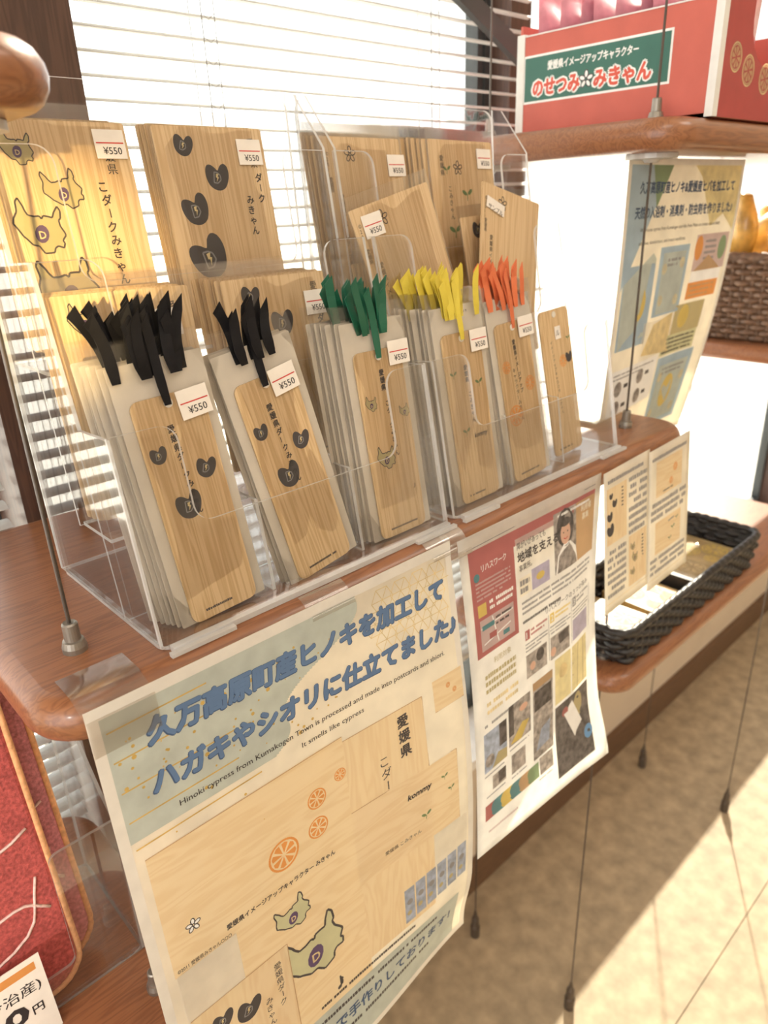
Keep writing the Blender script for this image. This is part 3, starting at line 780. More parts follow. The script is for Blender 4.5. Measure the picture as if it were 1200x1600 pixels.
bundle('wooden bookmark with orange slices and orange ribbon in the right holder', 'bookmark pack counted back behind the orange-ribbon bookmark', 'bm_slices', 'ribbon_orange', .378, -.0280, .0035, 5, 10, -3, 'bookmarks in the front tier', dx=-.0022, spread=1.2, lab=(28, -2, 0), nrib=4, top=.168)
bs = bookmark('bare wooden sample bookmark without ribbon at the right end', 'bm_sample', None, (.452, -.016, .0035), 10, -3, 'bookmarks in the front tier', True, None, backing=False)
P0 = cardP(BW, BH, -.0016); mm = MB(); mm.extr([(20, 15), (28, 15), (28, 26), (20, 26)], lambda a, c, h: P0(a, c, h + .0004), .0003)
o = mm.build('sample_label', 'label_white', bs); Print(lambda a, c, h: P0(a, c, h + .0007)).text('ル', 21, 23, 6, 'ink_dark', 1).build('sample_print', o)

# ================================================================== sheets hung on the shelf edge
def sheet(name, label, x0, W, H, P, mat, border=None, cat='poster', group=None, step=8):
    """a thin laminated sheet following P, front and back 0.4 mm apart"""
    nu, nv = max(2, int(W / step)), max(2, int(H / step)); m = MB(); V = []; F = []
    for hh in (0, -.0004):
        for j in range(nv + 1):
            for i in range(nu + 1): V.append(P(W * i / nu, H * j / nv, hh))
    k = (nu + 1) * (nv + 1)
    for j in range(nv):
        for i in range(nu):
            a = j * (nu + 1) + i
            F.append((a, a + nu + 1, a + nu + 2, a + 1)); F.append((k + a, k + a + 1, k + a + nu + 2, k + a + nu + 1))
    for i in range(nu): F.append((i, i + 1, k + i + 1, k + i)); b = nv * (nu + 1) + i; F.append((b, k + b, k + b + 1, b + 1))
    for j in range(nv): a = j * (nu + 1); F.append((a, k + a, k + a + nu + 1, a + nu + 1)); a += nu; F.append((a, a + nu + 1, k + a + nu + 1, k + a))
    t = thing(name, label, cat, P(0, H, 0), group=group)
    o = mesh('sheet', V, F, mat, t, smooth=True); o.matrix_parent_inverse = Matrix.Translation(-t.location)
    return t
def fix(o, t): o.matrix_parent_inverse = Matrix.Translation(-t.location); return o
def sm(a): a = max(0, min(1, a)); return a * a * (3 - 2 * a)
def tape(t, P, u0, v0, u1, v1, name='tape'):
    m = MB(); n = 6; V = []; F = []
    for hh in (.0007, .0009):
        for j in range(n + 1):
            for i in range(n + 1): V.append(P(u0 + (u1 - u0) * i / n, v0 + (v1 - v0) * j / n, hh))
    k = (n + 1) ** 2
    for j in range(n):
        for i in range(n):
            a = j * (n + 1) + i; F.append((a, a + n + 1, a + n + 2, a + 1)); F.append((k + a, k + a + 1, k + a + n + 2, k + a + n + 1))
    return fix(mesh(name, V, F, 'tape_film', t, smooth=True), t)
def over(x0, P):
    """surface that runs from the sheet up over the shelf's rounded edge (v < 0)"""
    def Q(u, v, h):
        if v >= 6: return P(u, v, h)
        a = (6 - v) / 13.0
        if a < PI / 2: return (x0 + u / 1000, SF + .012 - (.0125 + h) * math.cos(a), -.0125 + (.0125 + h) * math.sin(a))
        return (x0 + u / 1000, SF + .012 + (a - PI / 2) * .013, .0003 + h)
    return Q
# ---- poster 1
X1 = -.020; W1, H1 = 262.0, 372.0
def P1(u, v, h):
    f = v / H1; r = sm((u / W1 - .45) / .55)
    y = SF - .0030 - .026 * f - .010 * r * math.sin(PI * min(1, f * 1.02)) ** 1.5 + .010 * r * sm((f - .80) / .2)
    return (X1 + u / 1000, y - h, -.0005 - v / 1000 * .997)
t = sheet('hanging_poster', 'large laminated poster with blue Japanese headline and wood postcard pictures', X1, W1, H1, P1, 'paper_cream')
p = Print(P1, 9)
for q in ((0, 0, W1, 7), (0, H1 - 6, W1, H1), (0, 7, 6, H1 - 6), (W1 - 6, 7, W1, H1 - 6)): p.rect(*q, 'laminate_white', 0)
for j in range(78):                                    # blue-grey wash in the upper left with a slanting, wavy edge
    p.rect(6, 7 + j, 172 - j * 1.07 + 12 * math.sin(j * .11), 8 + j, 'print_bluegrey', 1)
for v in (16, 34, 53, 72, 90): p.line([(8, v), (70 + 20 * math.sin(v), v - 1)], .9, 'print_gold', 2)
for i in range(70): p.circ(random.uniform(10, 150), 20 + abs(random.gauss(0, 34)), random.uniform(.4, 1.5), 'print_gold', 3, 6)
R = 17.0                                               # hemp-leaf line pattern in the upper right
for a in range(5):
    for b in range(4):
        cu, cv = 186 + a * R * .98 + (b % 2) * R * .49, 4 + b * R * .85
        for k in range(6):
            an = k * PI / 3; e = (cu + R * .56 * math.cos(an), cv + R * .56 * math.sin(an))
            if 8 < e[0] < W1 - 7 and 8 < e[1] < 74 and cu < W1 - 7 and cv > 7: p.line([(cu, cv), e], .5, 'print_palegold', 2); p.line([e, (cu + R * .56 * math.cos(an + PI / 3), min(max(cv + R * .56 * math.sin(an + PI / 3), 8), 76))], .5, 'print_palegold', 2)
for txt, u, v, wd in (('久万高原町産ヒノキを加工して', 27, 33, 222), ('ハガキやシオリに仕立てました♪', 24, 63, 234)):
    p.text(txt, u, v, 16.6, 'ink_navy', 4, .068, width=wd, shear=.12, slope=.022)
    p.text(txt, u + .5, v - .3, 16.4, 'ink_blue', 5, .044, width=wd - 1, shear=.12, slope=.022)
p.text('Hinoki cypress from Kumakogen Town is processed and made into postcards and shiori.', 36, 79, 5.4, 'ink_black', 4, .012, width=208, slope=.012)
p.text('It smells like cypress', 118, 90, 5.2, 'ink_black', 4, .004, width=50)
p.rect(11, 99, 148, 188, 'print_wood', 1); p.rect(12, 187, 52, 236, 'paper_white', 1)
p.rect(148, 103, 218, 300, 'print_wood_upright', 1); p.rect(52, 188, 150, 330, 'print_wood', 1)
p.rect(148, 162, 246, 228, 'print_wood', 2); p.rect(229, 97, 259, 122, 'print_wood', 2)
p.line([(11, 99), (148, 99)], .6, 'print_tan', 2); p.line([(148, 103), (218, 103)], .6, 'print_tan', 2); p.line([(218, 103), (218, 162)], .6, 'print_tan', 2); p.line([(148, 162), (246, 162)], .6, 'print_tan', 3); p.line([(246, 162), (246, 228)], .6, 'print_tan', 3); p.line([(229, 122), (259, 122)], .5, 'print_tan', 3)
for u, v, r in ((93, 157, 11), (121, 155, 7.5), (123, 133, 7), (143, 126, 4.4)): p.slice_(u, v, r, 3)
for u, v in ((244, 106), (250, 112)): p.slice_(u, v, 2, 3)
p.text('愛媛県イメージアップキャラクター みきゃん', 47, 181, 4.6, 'ink_dark', 4, .022, width=84, slope=.04)
p.text('©2011 愛媛県みきゃん○○○', 13, 186, 3.6, 'ink_dark', 4, .01, width=36, slope=.04)
p.flower(28, 160, 5, 'ink_dark', 3, 'sign_white')
p.vtext('愛媛県', 194, 108, 10.5, 'ink_dark', 4, .03, 1.15); p.vtext('こダー', 176, 132, 9.5, 'ink_dark', 3, .012, 1.1)
p.text('kommy', 196, 181, 6.6, 'ink_black', 4, .04, width=22, shear=.2); p.text('愛媛県 こみきゃん', 172, 216, 3.8, 'ink_dark', 4, .01, width=34)
for u, v, r in ((212, 204, 5), (232, 180, 3.6), (238, 194, 3.6)): p.sprout(u, v, r, 4)
p.mapshape(92, 206, 13, -.25, 4, 'print_palegreen'); p.mapshape(104, 248, 24, -.15, 4, 'print_palegreen')
p.text('♪', 118, 302, 17, 'ink_dark', 4, .02)
p.rect(13, 226, 84, 366, 'print_wood_upright', 6); p.line([(13, 226), (84, 226), (84, 366)], .6, 'print_tan', 7)
p.heart(32, 244, 7.5, .3, 7).heart(50, 252, 9, .4, 7).heart(30, 280, 10, 0, 7); p.vtext('愛媛県ダーク', 72, 234, 6, 'ink_dark', 8, .012); p.vtext('みきゃん', 62, 256, 6, 'ink_dark', 8, .008)
p.rect(218, 228, W1 - 8, 282, 'paper_white', 3)
for i in range(6):                                     # row of little packets
    u = 186 + i * 11.4; v = 262 - i * .8; p.rect(u, v, u + 10, v + 34, 'print_photo_blue', 4); p.circ(u + 5, v + 14, 3, 'ink_grey', 5, 8); p.circ(u + 4, v + 25, 2.4, 'print_olive', 5, 8)
p.rect(84, 312, 246, 366, 'print_bluegrey', 5)
p.greek(96, 318, 240, 1, 5, 3.4, 'ink_dark', 6); p.text('で手作りしております！', 112, 338, 12, 'ink_navy', 7, .03, width=126); p.greek(96, 344, 240, 1, 5, 3.4, 'ink_dark', 6)
p.greek(100, 304, 226, 1, 5, 2.6, 'ink_dark', 6)
fix(p.build('poster_print', t), t)
Q1 = over(X1, P1); tape(t, Q1, 0, -34, 36, 26); tape(t, Q1, 138, -12, 172, 10); tape(t, Q1, W1 - 18, -12, W1 + 6, 10)
# ---- poster 2
X2 = .249; W2, H2 = 190.0, 290.0
def P2(u, v, h):
    f = v / H2; q = u / W2
    y = SF - .0040 - .024 * f - .006 * math.sin(PI * f) * (1 - q) + .006 * sm((q - .7) / .3) * math.sin(PI * f * 1.1) - .008 * sm((f - .75) / .25) * q
    return (X2 + u / 1000, y - h, -.004 - v / 1000 * .995)
t = sheet('hanging_poster', 'white laminated flyer with maroon header and small photographs', X2, W2, H2, P2, 'paper_white')
p = Print(P2, 9)
p.line([(8, 10), (W2 - 9, 8)], .6, 'ink_grey', 1)
p.rect(9, 12, W2 - 9, 25, 'print_maroon', 1); p.rect(9, 25, 62, 99, 'print_maroon', 1)
p.rect(64, 20, 116, 50, 'paper_white', 2); p.rect(116, 16, 150, 70, 'print_photo_mid', 2); p.rect(150, 16, W2 - 9, 70, 'print_tan', 2)
p.circ(133, 32, 13, 'print_photo_dark', 3, 16, 17); p.circ(133, 37, 7.6, 'print_skin', 4, 16, 10); p.poly([(117, 70), (121, 54), (130, 46), (140, 46), (149, 54), (152, 70)], 'sign_white', 4)
p.circ(133, 27, 7.6, 'print_photo_dark', 5, 14, 4); p.circ(130, 36, .8, 'ink_dark', 5, 8); p.circ(136, 36, .8, 'ink_dark', 5, 8); p.line([(130, 41), (133, 42.4), (136, 41)], .8, 'ink_red', 5)
p.text('リハスワーク', 22, 31, 6.5, 'sign_white', 3, .015, width=30); p.circ(16, 34, 3.4, 'print_teal', 3); p.greek(14, 38, 56, 5, 3.2, 1.6, 'print_pinkgrey', 3); p.greek(28, 56, 58, 2, 5, 3, 'sign_white', 3)
p.rect(14, 56, 24, 66, 'print_yellow', 3)
p.rect(15, 69, 57, 95, 'print_pinkgrey', 2); p.line([(16, 76), (56, 74)], 1.2, 'sign_white', 3); p.line([(30, 70), (36, 94)], 1.2, 'sign_white', 3); p.line([(18, 90), (52, 84)], 1.0, 'sign_white', 3)
p.rect(17, 74, 32, 78, 'print_teal', 4); p.rect(25, 83, 34, 88, 'print_maroon', 4); p.rect(42, 88, 50, 92, 'print_teal', 4); p.greek(34, 72, 54, 2, 5, 2, 'ink_dark', 4)
p.text('障がいがあっても', 66, 29, 6.4, 'ink_dark', 4, .014, width=38); p.text('地域を支える', 66, 40, 9.4, 'ink_dark', 4, .03, width=56); p.text('事業所。', 67, 48, 6, 'ink_dark', 4, .014, width=17)
p.greek(122, 18, 172, 1, 3, 2.4, 'sign_white', 3); p.text('利用者', 158, 26, 6.5, 'paper_cream', 4, .03, width=17); p.text('募集', 160, 34, 6.5, 'paper_cream', 4, .03, width=11)
p.rect(66, 54, 82, 70, 'paper_cream', 2); p.greek(67, 56, 80, 2, 6.6, 5, 'ink_grey', 3); p.rect(83, 52, 108, 70, 'print_lilac', 2); p.circ(95, 61, 6, 'print_yellow', 3, 12, 3.4)
p.greek(68, 75, W2 - 14, 3, 4.6, 2.2, 'ink_grey', 3); p.greek(68, 92, 150, 1, 4, 2.6, 'ink_dark', 3)
p.text('リハスワークの３つの強み', 100, 99, 6, 'ink_dark', 4, .006, width=72)
for i, (a, c) in enumerate(((70, 'print_maroon'), (106, 'print_yellow'), (142, 'ink_grey'))):
    p.rect(a, 102, a + 6.4, 111, c, 3); p.text('123'[i], a + 1.6, 109.4, 8, 'sign_white', 4, .02); p.greek(a + 8, 103, a + 32, 2, 4, 2.2, c, 3); p.greek(a, 114, a + 32, 3, 3.2, 1.5, 'ink_grey', 3)
    p.line([(a + 34, 102), (a + 34, 146)], .6, 'ink_grey', 3)
p.rect(70, 125, 100, 147, 'print_photo_mid', 3); p.circ(90, 132, 6, 'print_photo_dark', 4); p.circ(79, 138, 4, 'print_skin', 4); p.rect(106, 125, 136, 147, 'print_photo_mid', 3); p.poly([(118, 127), (134, 125), (134, 135), (120, 137)], 'print_photo_dark', 4); p.circ(110, 140, 4.4, 'print_skin', 4); p.rect(142, 124, 172, 145, 'print_lilac', 3)
p.text('利用対象', 28, 110, 6, 'print_olive', 4, .015, width=22); p.greek(16, 116, 56, 3, 6.4, 4, 'print_olive', 3); p.greek(16, 141, 58, 2, 7, 3.6, 'print_palegold', 3); p.greek(12, 160, 70, 1, 4, 2.6, 'ink_grey', 3)
p.rect(112, 150, 138, 197, 'print_paleyellow', 3); p.circ(125, 166, 7, 'print_palegold', 4); p.rect(140, 150, 170, 197, 'print_paleyellow', 3)
for v in (158, 168, 180): p.line([(141, v), (169, v - 3)], 1.2, 'print_olive', 4)
p.line([(152, 151), (150, 196)], 1.2, 'print_olive', 4); p.line([(163, 151), (162, 196)], 1.2, 'print_olive', 4)
p.rect(10, 168, 40, 206, 'print_photo_blue', 3); p.rect(30, 168, 40, 190, 'print_photo_dark', 4); p.circ(17, 196, 6, 'print_photo_mid', 4); p.poly([(20, 206), (28, 194), (40, 196), (40, 206)], 'print_olive', 4)
p.rect(43, 160, 74, 200, 'print_photo_mid', 3); p.rect(43, 160, 50, 190, 'print_photo_dark', 4); p.poly([(45, 198), (62, 184), (72, 186), (60, 200)], 'print_yellow', 4); p.circ(64, 170, 6, 'print_skin', 4, 12, 3.5)
p.rect(78, 156, 108, 236, 'print_photo_mid', 3); p.rect(78, 156, 108, 164, 'print_tan', 4); p.rect(80, 166, 106, 186, 'print_photo_dark', 4); p.poly([(82, 228), (90, 208), (104, 204), (102, 226)], 'print_photo_blue', 5)
p.rect(112, 200, 170, 276, 'print_photo_dark', 3); p.poly([(126, 214), (140, 206), (156, 236), (142, 246)], 'sign_white', 4); p.circ(150, 216, 8, 'print_olive', 4, 12, 14); p.circ(128, 212, 5, 'print_maroon', 4)
p.circ(164, 252, 7, 'print_circleblue', 5); p.rect(20, 214, 38, 228, 'print_photo_mid', 3); p.rect(28, 214, 38, 226, 'print_photo_dark', 4); p.rect(46, 210, 66, 230, 'print_photo_mid', 3); p.rect(86, 238, 106, 256, 'print_photo_mid', 3)
for v, a, b in ((209, 10, 40), (231, 12, 40), (203, 44, 74), (233, 46, 70), (259, 84, 106)): p.greek(a, v, b, 1, 3, 1.5, 'ink_grey', 3)
for i, c in enumerate(('print_maroon', 'print_teal', 'print_yellow', 'print_teal', 'print_tan', 'print_green')): p.rect(10 + i * 12.4, 240, 22.4 + i * 12.4, 256, c, 3); p.circ(10 + i * 12.4, 248, 5, c, 4, 12, 8) if i else None
p.greek(14, 268, 70, 1, 4, 2.4, 'print_pinkgrey', 3)
fix(p.build('flyer_print', t), t)
Q2 = over(X2, P2); tape(t, Q2, -8, -10, 14, 12)
# ---- two small cards on a shared mount
for k, (x0, ww) in enumerate(((.4415, 80.0), (.5195, 82.0))):
    HH = 138.0 + 6 * k
    def P3(u, v, h, x0=x0, HH=HH): return (x0 + u / 1000, SF - .0062 + .0010 * (1 if x0 < .5 else 0) - .014 * (v / HH) - h, -.006 - v / 1000 + .00004 * u)
    t = sheet('hanging_card', ('small cream card with heart bookmark pictures beside the maroon flyer', 'small cream card with two square wood pictures at the shelf corner')[k], x0, ww, HH, P3, 'paper_cream', cat='card', group='small cream cards on the shelf edge')
    p = Print(P3, 9); p.greek(6, 8, ww - 6, 1, 5, 3.6, 'ink_grey', 1)
    if k == 0:
        p.rect(4, 16, 38, 70, 'print_wood_upright', 1); p.heart(11, 24, 3, .2, 2, False).heart(17, 32, 4, .3, 2, False).heart(9, 43, 4.6, 0, 2, False).heart(10, 56, 6, -.1, 2, False); p.greek(29, 20, 32, 6, 3.4, 1.8, 'ink_dark', 2)
        p.greek(42, 16, 75, 8, 7.4, 4.4, 'ink_grey', 1); p.greek(5, 76, 37, 7, 7.2, 4.2, 'ink_grey', 1)
        p.rect(42, 74, 75, 126, 'print_wood_upright', 1); p.mapshape(49, 86, 4, 0, 2).mapshape(53, 98, 5, .2, 2).mapshape(49, 112, 4, -.2, 2); p.greek(66, 80, 69, 7, 3.4, 1.8, 'ink_dark', 2)
    else:
        p.rect(14, 14, 66, 50, 'print_wood', 1); p.slice_(52, 28, 4, 2).slice_(44, 40, 3.4, 2); p.greek(28, 46, 56, 1, 3, 1.4, 'ink_dark', 2)
        p.greek(5, 54, 76, 3, 7, 4.4, 'ink_grey', 1); p.rect(14, 76, 66, 110, 'print_wood', 1); p.sprout(50, 92, 4, 2).sprout(58, 84, 3, 2).sprout(44, 102, 3.4, 2); p.line([(40, 82), (52, 81)], 1.4, 'ink_grey', 2)
        p.greek(5, 113, 76, 3, 6.6, 4, 'ink_grey', 1)
    p.line([(2, HH - 9), (ww - 2, HH - 9)], .5, 'print_palegold', 1)
    fix(p.build('card_print', t), t)
# ---- poster hanging under the upper shelf
X4 = .556; W4, H4 = 250.0, 306.0
def P4(u, v, h):
    f = v / H4; x = X4 + u / 1000; z = .2495 - v / 1000
    y = .006 + .030 * (f * f) * sm(u / W4 * 1.1) + .004 * math.sin(u / W4 * PI)
    lim = .004 * (1 - sm((x - .62) / .012)) + -1 * sm((x - .62) / .012)
    if x < .632 and z < .004: y += (.004 - z) * .9; z = .004 + .001 * (u / W4)
    return (x - .020 * f * sm(f), y - h, z)
t = sheet('hanging_poster', 'laminated blue and yellow poster hanging under the upper shelf', X4, W4, H4, P4, 'paper_cream')
p = Print(P4, 7)
for q in ((0, 0, W4, 6), (0, 6, 6, 240), (W4 - 6, 6, W4, 296)): p.rect(*q, 'laminate_white', 0)
p.tri((6, 6), (90, 6), (6, 118), 'print_sky', 1, 20); p.tri((50, 6), (92, 6), (64, 44), 'print_green', 2)
p.tri((140, 6), (W4 - 6, 6), (W4 - 6, 72), 'print_paleyellow', 1, 20); p.tri((156, 16), (W4 - 6, 40), (190, 66), 'print_paleyellow', 2, 18)
p.text('久万高原町産ヒノキ&愛媛産ヒバを加工して', 26, 30, 11.5, 'ink_navy', 4, .03, width=206); p.text('天然の入浴剤・消臭剤・防虫剤を作りました♪', 20, 52, 11.5, 'ink_navy', 4, .03, width=214)
p.text('We process cypress from Kumakogen and hiba from Matsu to create natural bath', 34, 65, 5, 'ink_dark', 4, .002, width=178); p.text('additives, deodorizers, and insect repellents.', 34, 77, 5, 'ink_dark', 4, .002, width=104)
p.rect(10, 96, 78, 176, 'print_sky', 1); p.poly([(12, 112), (70, 86), (78, 92), (74, 168), (14, 176)], 'print_bluegrey', 2); p.circ(52, 134, 14, 'print_yellow', 3, 18, 17)
p.rect(86, 82, 152, 152, 'print_sky', 2); p.rect(94, 88, 146, 150, 'print_bluegrey', 3); p.greek(106, 94, 136, 2, 5, 3, 'ink_grey', 4)
for u, v in ((100, 104), (140, 100), (101, 136), (138, 138)): p.slice_(u, v, 5, 4, 'print_palegold')
p.rect(166, 74, W4 - 10, 112, 'print_pinkgrey', 2); p.circ(174, 88, 9, 'print_orange', 3, 16, 13); p.circ(228, 90, 9, 'print_green', 3, 16, 13); p.greek(188, 80, 214, 4, 6, 3, 'ink_grey', 3)
p.poly([(170, 112), (186, 104), (200, 96), (214, 103), (232, 112)], 'print_tan', 4); p.rect(166, 112, W4 - 14, 124, 'sign_white', 3); p.rect(164, 124, W4 - 16, 142, 'print_orange', 2); p.greek(170, 127, 226, 3, 5, 2.2, 'print_tan', 3)
p.rect(72, 156, 146, 196, 'paper_white', 2); p.poly([(76, 190), (96, 160), (140, 152), (150, 196)], 'print_palegold', 3); p.rect(146, 146, 216, 178, 'print_olive', 2); p.circ(170, 160, 13, 'print_yellow', 3)
p.rect(130, 178, 214, 200, 'print_palegreen', 3); p.greek(134, 181, 210, 4, 4.8, 2.4, 'ink_dark', 4)
p.rect(10, 196, 126, 243, 'sign_white', 2); p.greek(16, 200, 116, 2, 4, 1.8, 'ink_grey', 3)
for u, v in ((30, 216), (84, 212), (30, 236), (84, 233)): p.circ(u, v, 9, 'print_photo_mid', 3, 16, 8); p.rect(u + 14, v - 3, u + 24, v + 1, 'ink_dark', 3)
p.rect(130, 202, 222, 286, 'print_sky', 2); p.rect(140, 212, 214, 280, 'print_bluegrey', 3); p.circ(176, 246, 16, 'print_yellow', 4, 18, 20); p.greek(150, 216, 206, 2, 5, 2.6, 'ink_grey', 4)
for u, v in ((148, 226), (208, 232), (146, 268), (206, 270)): p.slice_(u, v, 5, 4, 'print_palegold')
fix(p.build('poster_print', t), t)

# ================================================================== red box on the upper shelf
ZB = .2775
t = thing('cardboard_box', 'red cardboard box with green name panel on the upper shelf', 'box', (.583, -.051, ZB))
bx0, by0 = 0, 0; BD, BWD, BHt = .205, .30, .098
m = MB(); c = .004
m.box(0, .003, .004, BD, 0, BHt - .010).box(.003, BWD, BD - .003, BD, 0, BHt).box(BWD - .003, BWD, 0, BD, 0, BHt).box(0, BWD, 0.003, BD, -.0, .003)
m.build('side_walls', 'box_red', t)
m = MB(); poly = [(.004, 0), (BWD, 0), (BWD, BHt + .02)]
poly += [(.150, BHt + .02)] + [(.105 + .045 * math.cos(a), .076 + .034 * math.sin(a) * -1) for a in [PI * i / 10 for i in range(11)]] + [(.060, BHt + .02), (.004, BHt + .02)]
m.extr(poly, lambda a, b, h: (a, h, b), .003, 0, 1); m.build('front_wall', ['box_darkred', 'cardboard_in'], t)
MB().box(-.0012, .008, -.0012, .006, 0, BHt + .004).build('white_corner', 'box_white', t)
MB().box(-.0008, .004, BD - .008, BD + .001, 0, BHt - .008).build('white_corner', 'box_white', t)
MB().box(-.0006, .0034, .004, BD, BHt - .0106, BHt - .0094).build('white_edge', 'box_white', t)
def PB(u, v, h): return (-h, (BD - u / 1000), (BHt - v / 1000))     # u from the rear corner forward, v down
p = Print(PB); p.rect(7, 27, 164, 69, 'sign_white', 1); p.rect(9, 29, 162, 67, 'sign_green', 2)
p.text('愛媛県イメージアップキャラクター', 36, 41, 8.2, 'sign_white', 3, .03, width=96)
p.text('のせつみ', 19, 62, 17, 'sign_white', 3, .13, width=54); p.text('のせつみ', 19.6, 62, 16.6, 'sign_red', 4, .045, width=53)
p.text('みきゃん', 88, 62, 17, 'sign_white', 3, .13, width=58); p.text('みきゃん', 88.6, 62, 16.6, 'sign_red', 4, .045, width=57)
p.flower(80, 55, 8, 'ink_dark', 5, 'sign_white'); p.build('name_panel', t)
def PF(u, v, h): return (u / 1000, -h, (BHt - v / 1000))
p = Print(PF)
for u, v, r in ((34, 52, 11), (62, 60, 12), (100, 64, 12)): p.ring(u, v, r, 1.2, 'print_palegold', 1); p.slice_(u, v, r * .86, 1, 'print_tan')
p.build('citrus_print', t)
for i in range(9):                                       # plump pink packets standing in the box
    xx = .5875 + (i % 2) * .002; yy = -.028 + i * .0200
    m = MB(); nx, nz = 6, 7; Lx, Hz = .11 + .01 * (i % 3), .118 + .006 * ((i * 5) % 3)
    V = []; F = []
    for s_ in (0, 1):
        for j in range(nz + 1):
            for k in range(nx + 1):
                a, b = k / nx, j / nz; th = .0075 * (math.sin(PI * a) * math.sin(PI * b)) ** .4 if 0 < a < 1 and 0 < b < 1 else 0
                wr = .0012 * math.sin(17 * a + 9 * b + i) if th else 0
                V.append((a * Lx, (-th if s_ == 0 else th) + wr + .010 * b * (i % 3 - 1) * .5, b * Hz))
    kk = (nx + 1) * (nz + 1)
    for j in range(nz):
        for k in range(nx):
            a = j * (nx + 1) + k; F.append((a, a + 1, a + nx + 2, a + nx + 1)); F.append((kk + a, kk + a + nx + 1, kk + a + nx + 2, kk + a + 1))
    o = mesh('snack_packet', V, F, 'pack_pink', None, smooth=True); o.location = (xx + .002, yy, ZB + .0035)
    tag(o, ORD[i] + ' pink plastic packet from the front in the red box', 'packet', 'pink packets in the red box')

# ================================================================== black wicker tray with treats
def rr_path(x0, x1, y0, y1, r, n, z):
    """closed rounded-rectangle path resampled to n points with outward normals"""
    pts = rrect(x0, x1, y0, y1, r, 6); L_ = []; d = 0
    for i in range(len(pts)):
        a, b = pts[i], pts[(i + 1) % len(pts)]; l = math.hypot(b[0] - a[0], b[1] - a[1]); L_.append((d, l, a, b)); d += l
    out = []
    for i in range(n):
        s = d * i / n
        for q, l, a, b in L_:
            if q <= s <= q + l and l > 0:
                f = (s - q) / l; nx, ny = (b[1] - a[1]) / l, -(b[0] - a[0]) / l
                out.append((a[0] + (b[0] - a[0]) * f, a[1] + (b[1] - a[1]) * f, nx, ny)); break
    return out
def basket(name, label, x0, x1, y0, y1, z0, H, mat, rows, nst, r, floor=True):
    t = thing(name, label, 'basket', ((x0 + x1) / 2, (y0 + y1) / 2, z0)); hx, hy = (x1 - x0) / 2, (y1 - y0) / 2
    sub = 4; n = nst * sub; amp = r * .9
    for k in range(rows):
        f = k / (rows - 1); g_ = .94 + .06 * f; z = r * 1.1 + (H - r * 2.4) * f
        pts = [(px + nx * amp * math.cos(PI * i / sub + PI * k), py + ny * amp * math.cos(PI * i / sub + PI * k), z) for i, (px, py, nx, ny) in enumerate(rr_path(-hx * g_, hx * g_, -hy * g_, hy * g_, .018, n, z))]
        MB().tube(pts, r * 1.12, 6, closed=True).build('woven_strand', mat, t, True)
    base = rr_path(-hx * .94, hx * .94, -hy * .94, hy * .94, .018, n, 0); top = rr_path(-hx, hx, -hy, hy, .018, n, 0)
    for i in range(0, n, sub):
        MB().tube([(base[i][0], base[i][1], .001), (top[i][0], top[i][1], H - r)], r * .75, 5).build('stake', mat, t)
    pts = [(px, py, H + .0008 * math.sin(i * 1.7)) for i, (px, py, nx, ny) in enumerate(rr_path(-hx, hx, -hy, hy, .018, n, 0))]
    MB().tube(pts, r * 1.5, 7, closed=True).build('rim', mat, t, True)
    if floor:
        m = MB(); m.extr(rrect(-hx * .94, hx * .94, -hy * .94, hy * .94, .018, 5), lambda a, b, h: (a, b, .001 + h), .002); m.build('base', mat, t)
        m = MB()
        rr_ = rr_path(-hx * .93, hx * .93, -hy * .93, hy * .93, .018, 48, 0); r2 = rr_path(-hx * .985, hx * .985, -hy * .985, hy * .985, .018, 48, 0)
        V = [(a[0], a[1], .002) for a in rr_] + [(a[0], a[1], H - r) for a in r2] ; F = [(i, (i + 1) % 48, 48 + (i + 1) % 48, 48 + i) for i in range(48)]
        mesh('lining', V, F, mat, t)
    return t
basket('wicker_tray', 'long black wicker tray on the lower right shelf', .552, .925, -.042, .072, -.2795, .046, 'wicker_black', 6, 60, .0036)
for k, (x, y, rz, cc) in enumerate(((.615, .012, .05, 'print_orange'), (.700, .010, -.04, 'print_orange'), (.795, .012, .06, 'print_palegold'), (.868, .014, -.03, 'print_yellow'))):
    t = thing('treat_pack', ('clear pack with orange print at the near end of the black tray', 'clear pack with orange print before the black divider', 'clear pack with pale citrus print beyond the divider', 'clear pack with yellow citrus print at the far end of the tray')[k], 'packet', (x, y, -.2755), (0, 0, rz), 'clear packs in the black tray')
    m = MB(); m.extr(rrect(-.036, .036, -.044, .044, .003, 3), lambda a, b, h: (a, b, h), .016); m.build('contents', 'treat_cream', t)
    p = Print(lambda u, v, h: (u / 1000 - .036, .044 - v / 1000, .016 + h)); p.slice_(24, 30, 15, 1, cc); p.slice_(50, 56, 17, 1, cc); p.slice_(20, 66, 10, 1, cc); p.build('citrus_print', t)
    m = MB(); V = []; nx = 6
    for i in range(nx + 1):
        for j in range(nx + 1):
            e = 0 if i in (0, nx) or j in (0, nx) else 1; V.append(((i / nx - .5) * .078, (j / nx - .5) * .096, .006 if not e else .0185 + random.uniform(-.001, .002)))
    F = [(i * (nx + 1) + j, (i + 1) * (nx + 1) + j, (i + 1) * (nx + 1) + j + 1, i * (nx + 1) + j + 1) for i in range(nx) for j in range(nx)]
    mesh('plastic_film', V, F, 'sleeve_film', t)
o = MB().extr(rrect(-.004, .004, -.048, .048, .002, 2), lambda a, b, h: (a, b, h), .030).build('tray_divider', 'divider_black')
o.location = (.750, .013, -.2758); tag(o, 'black divider strip across the wicker tray', 'divider')
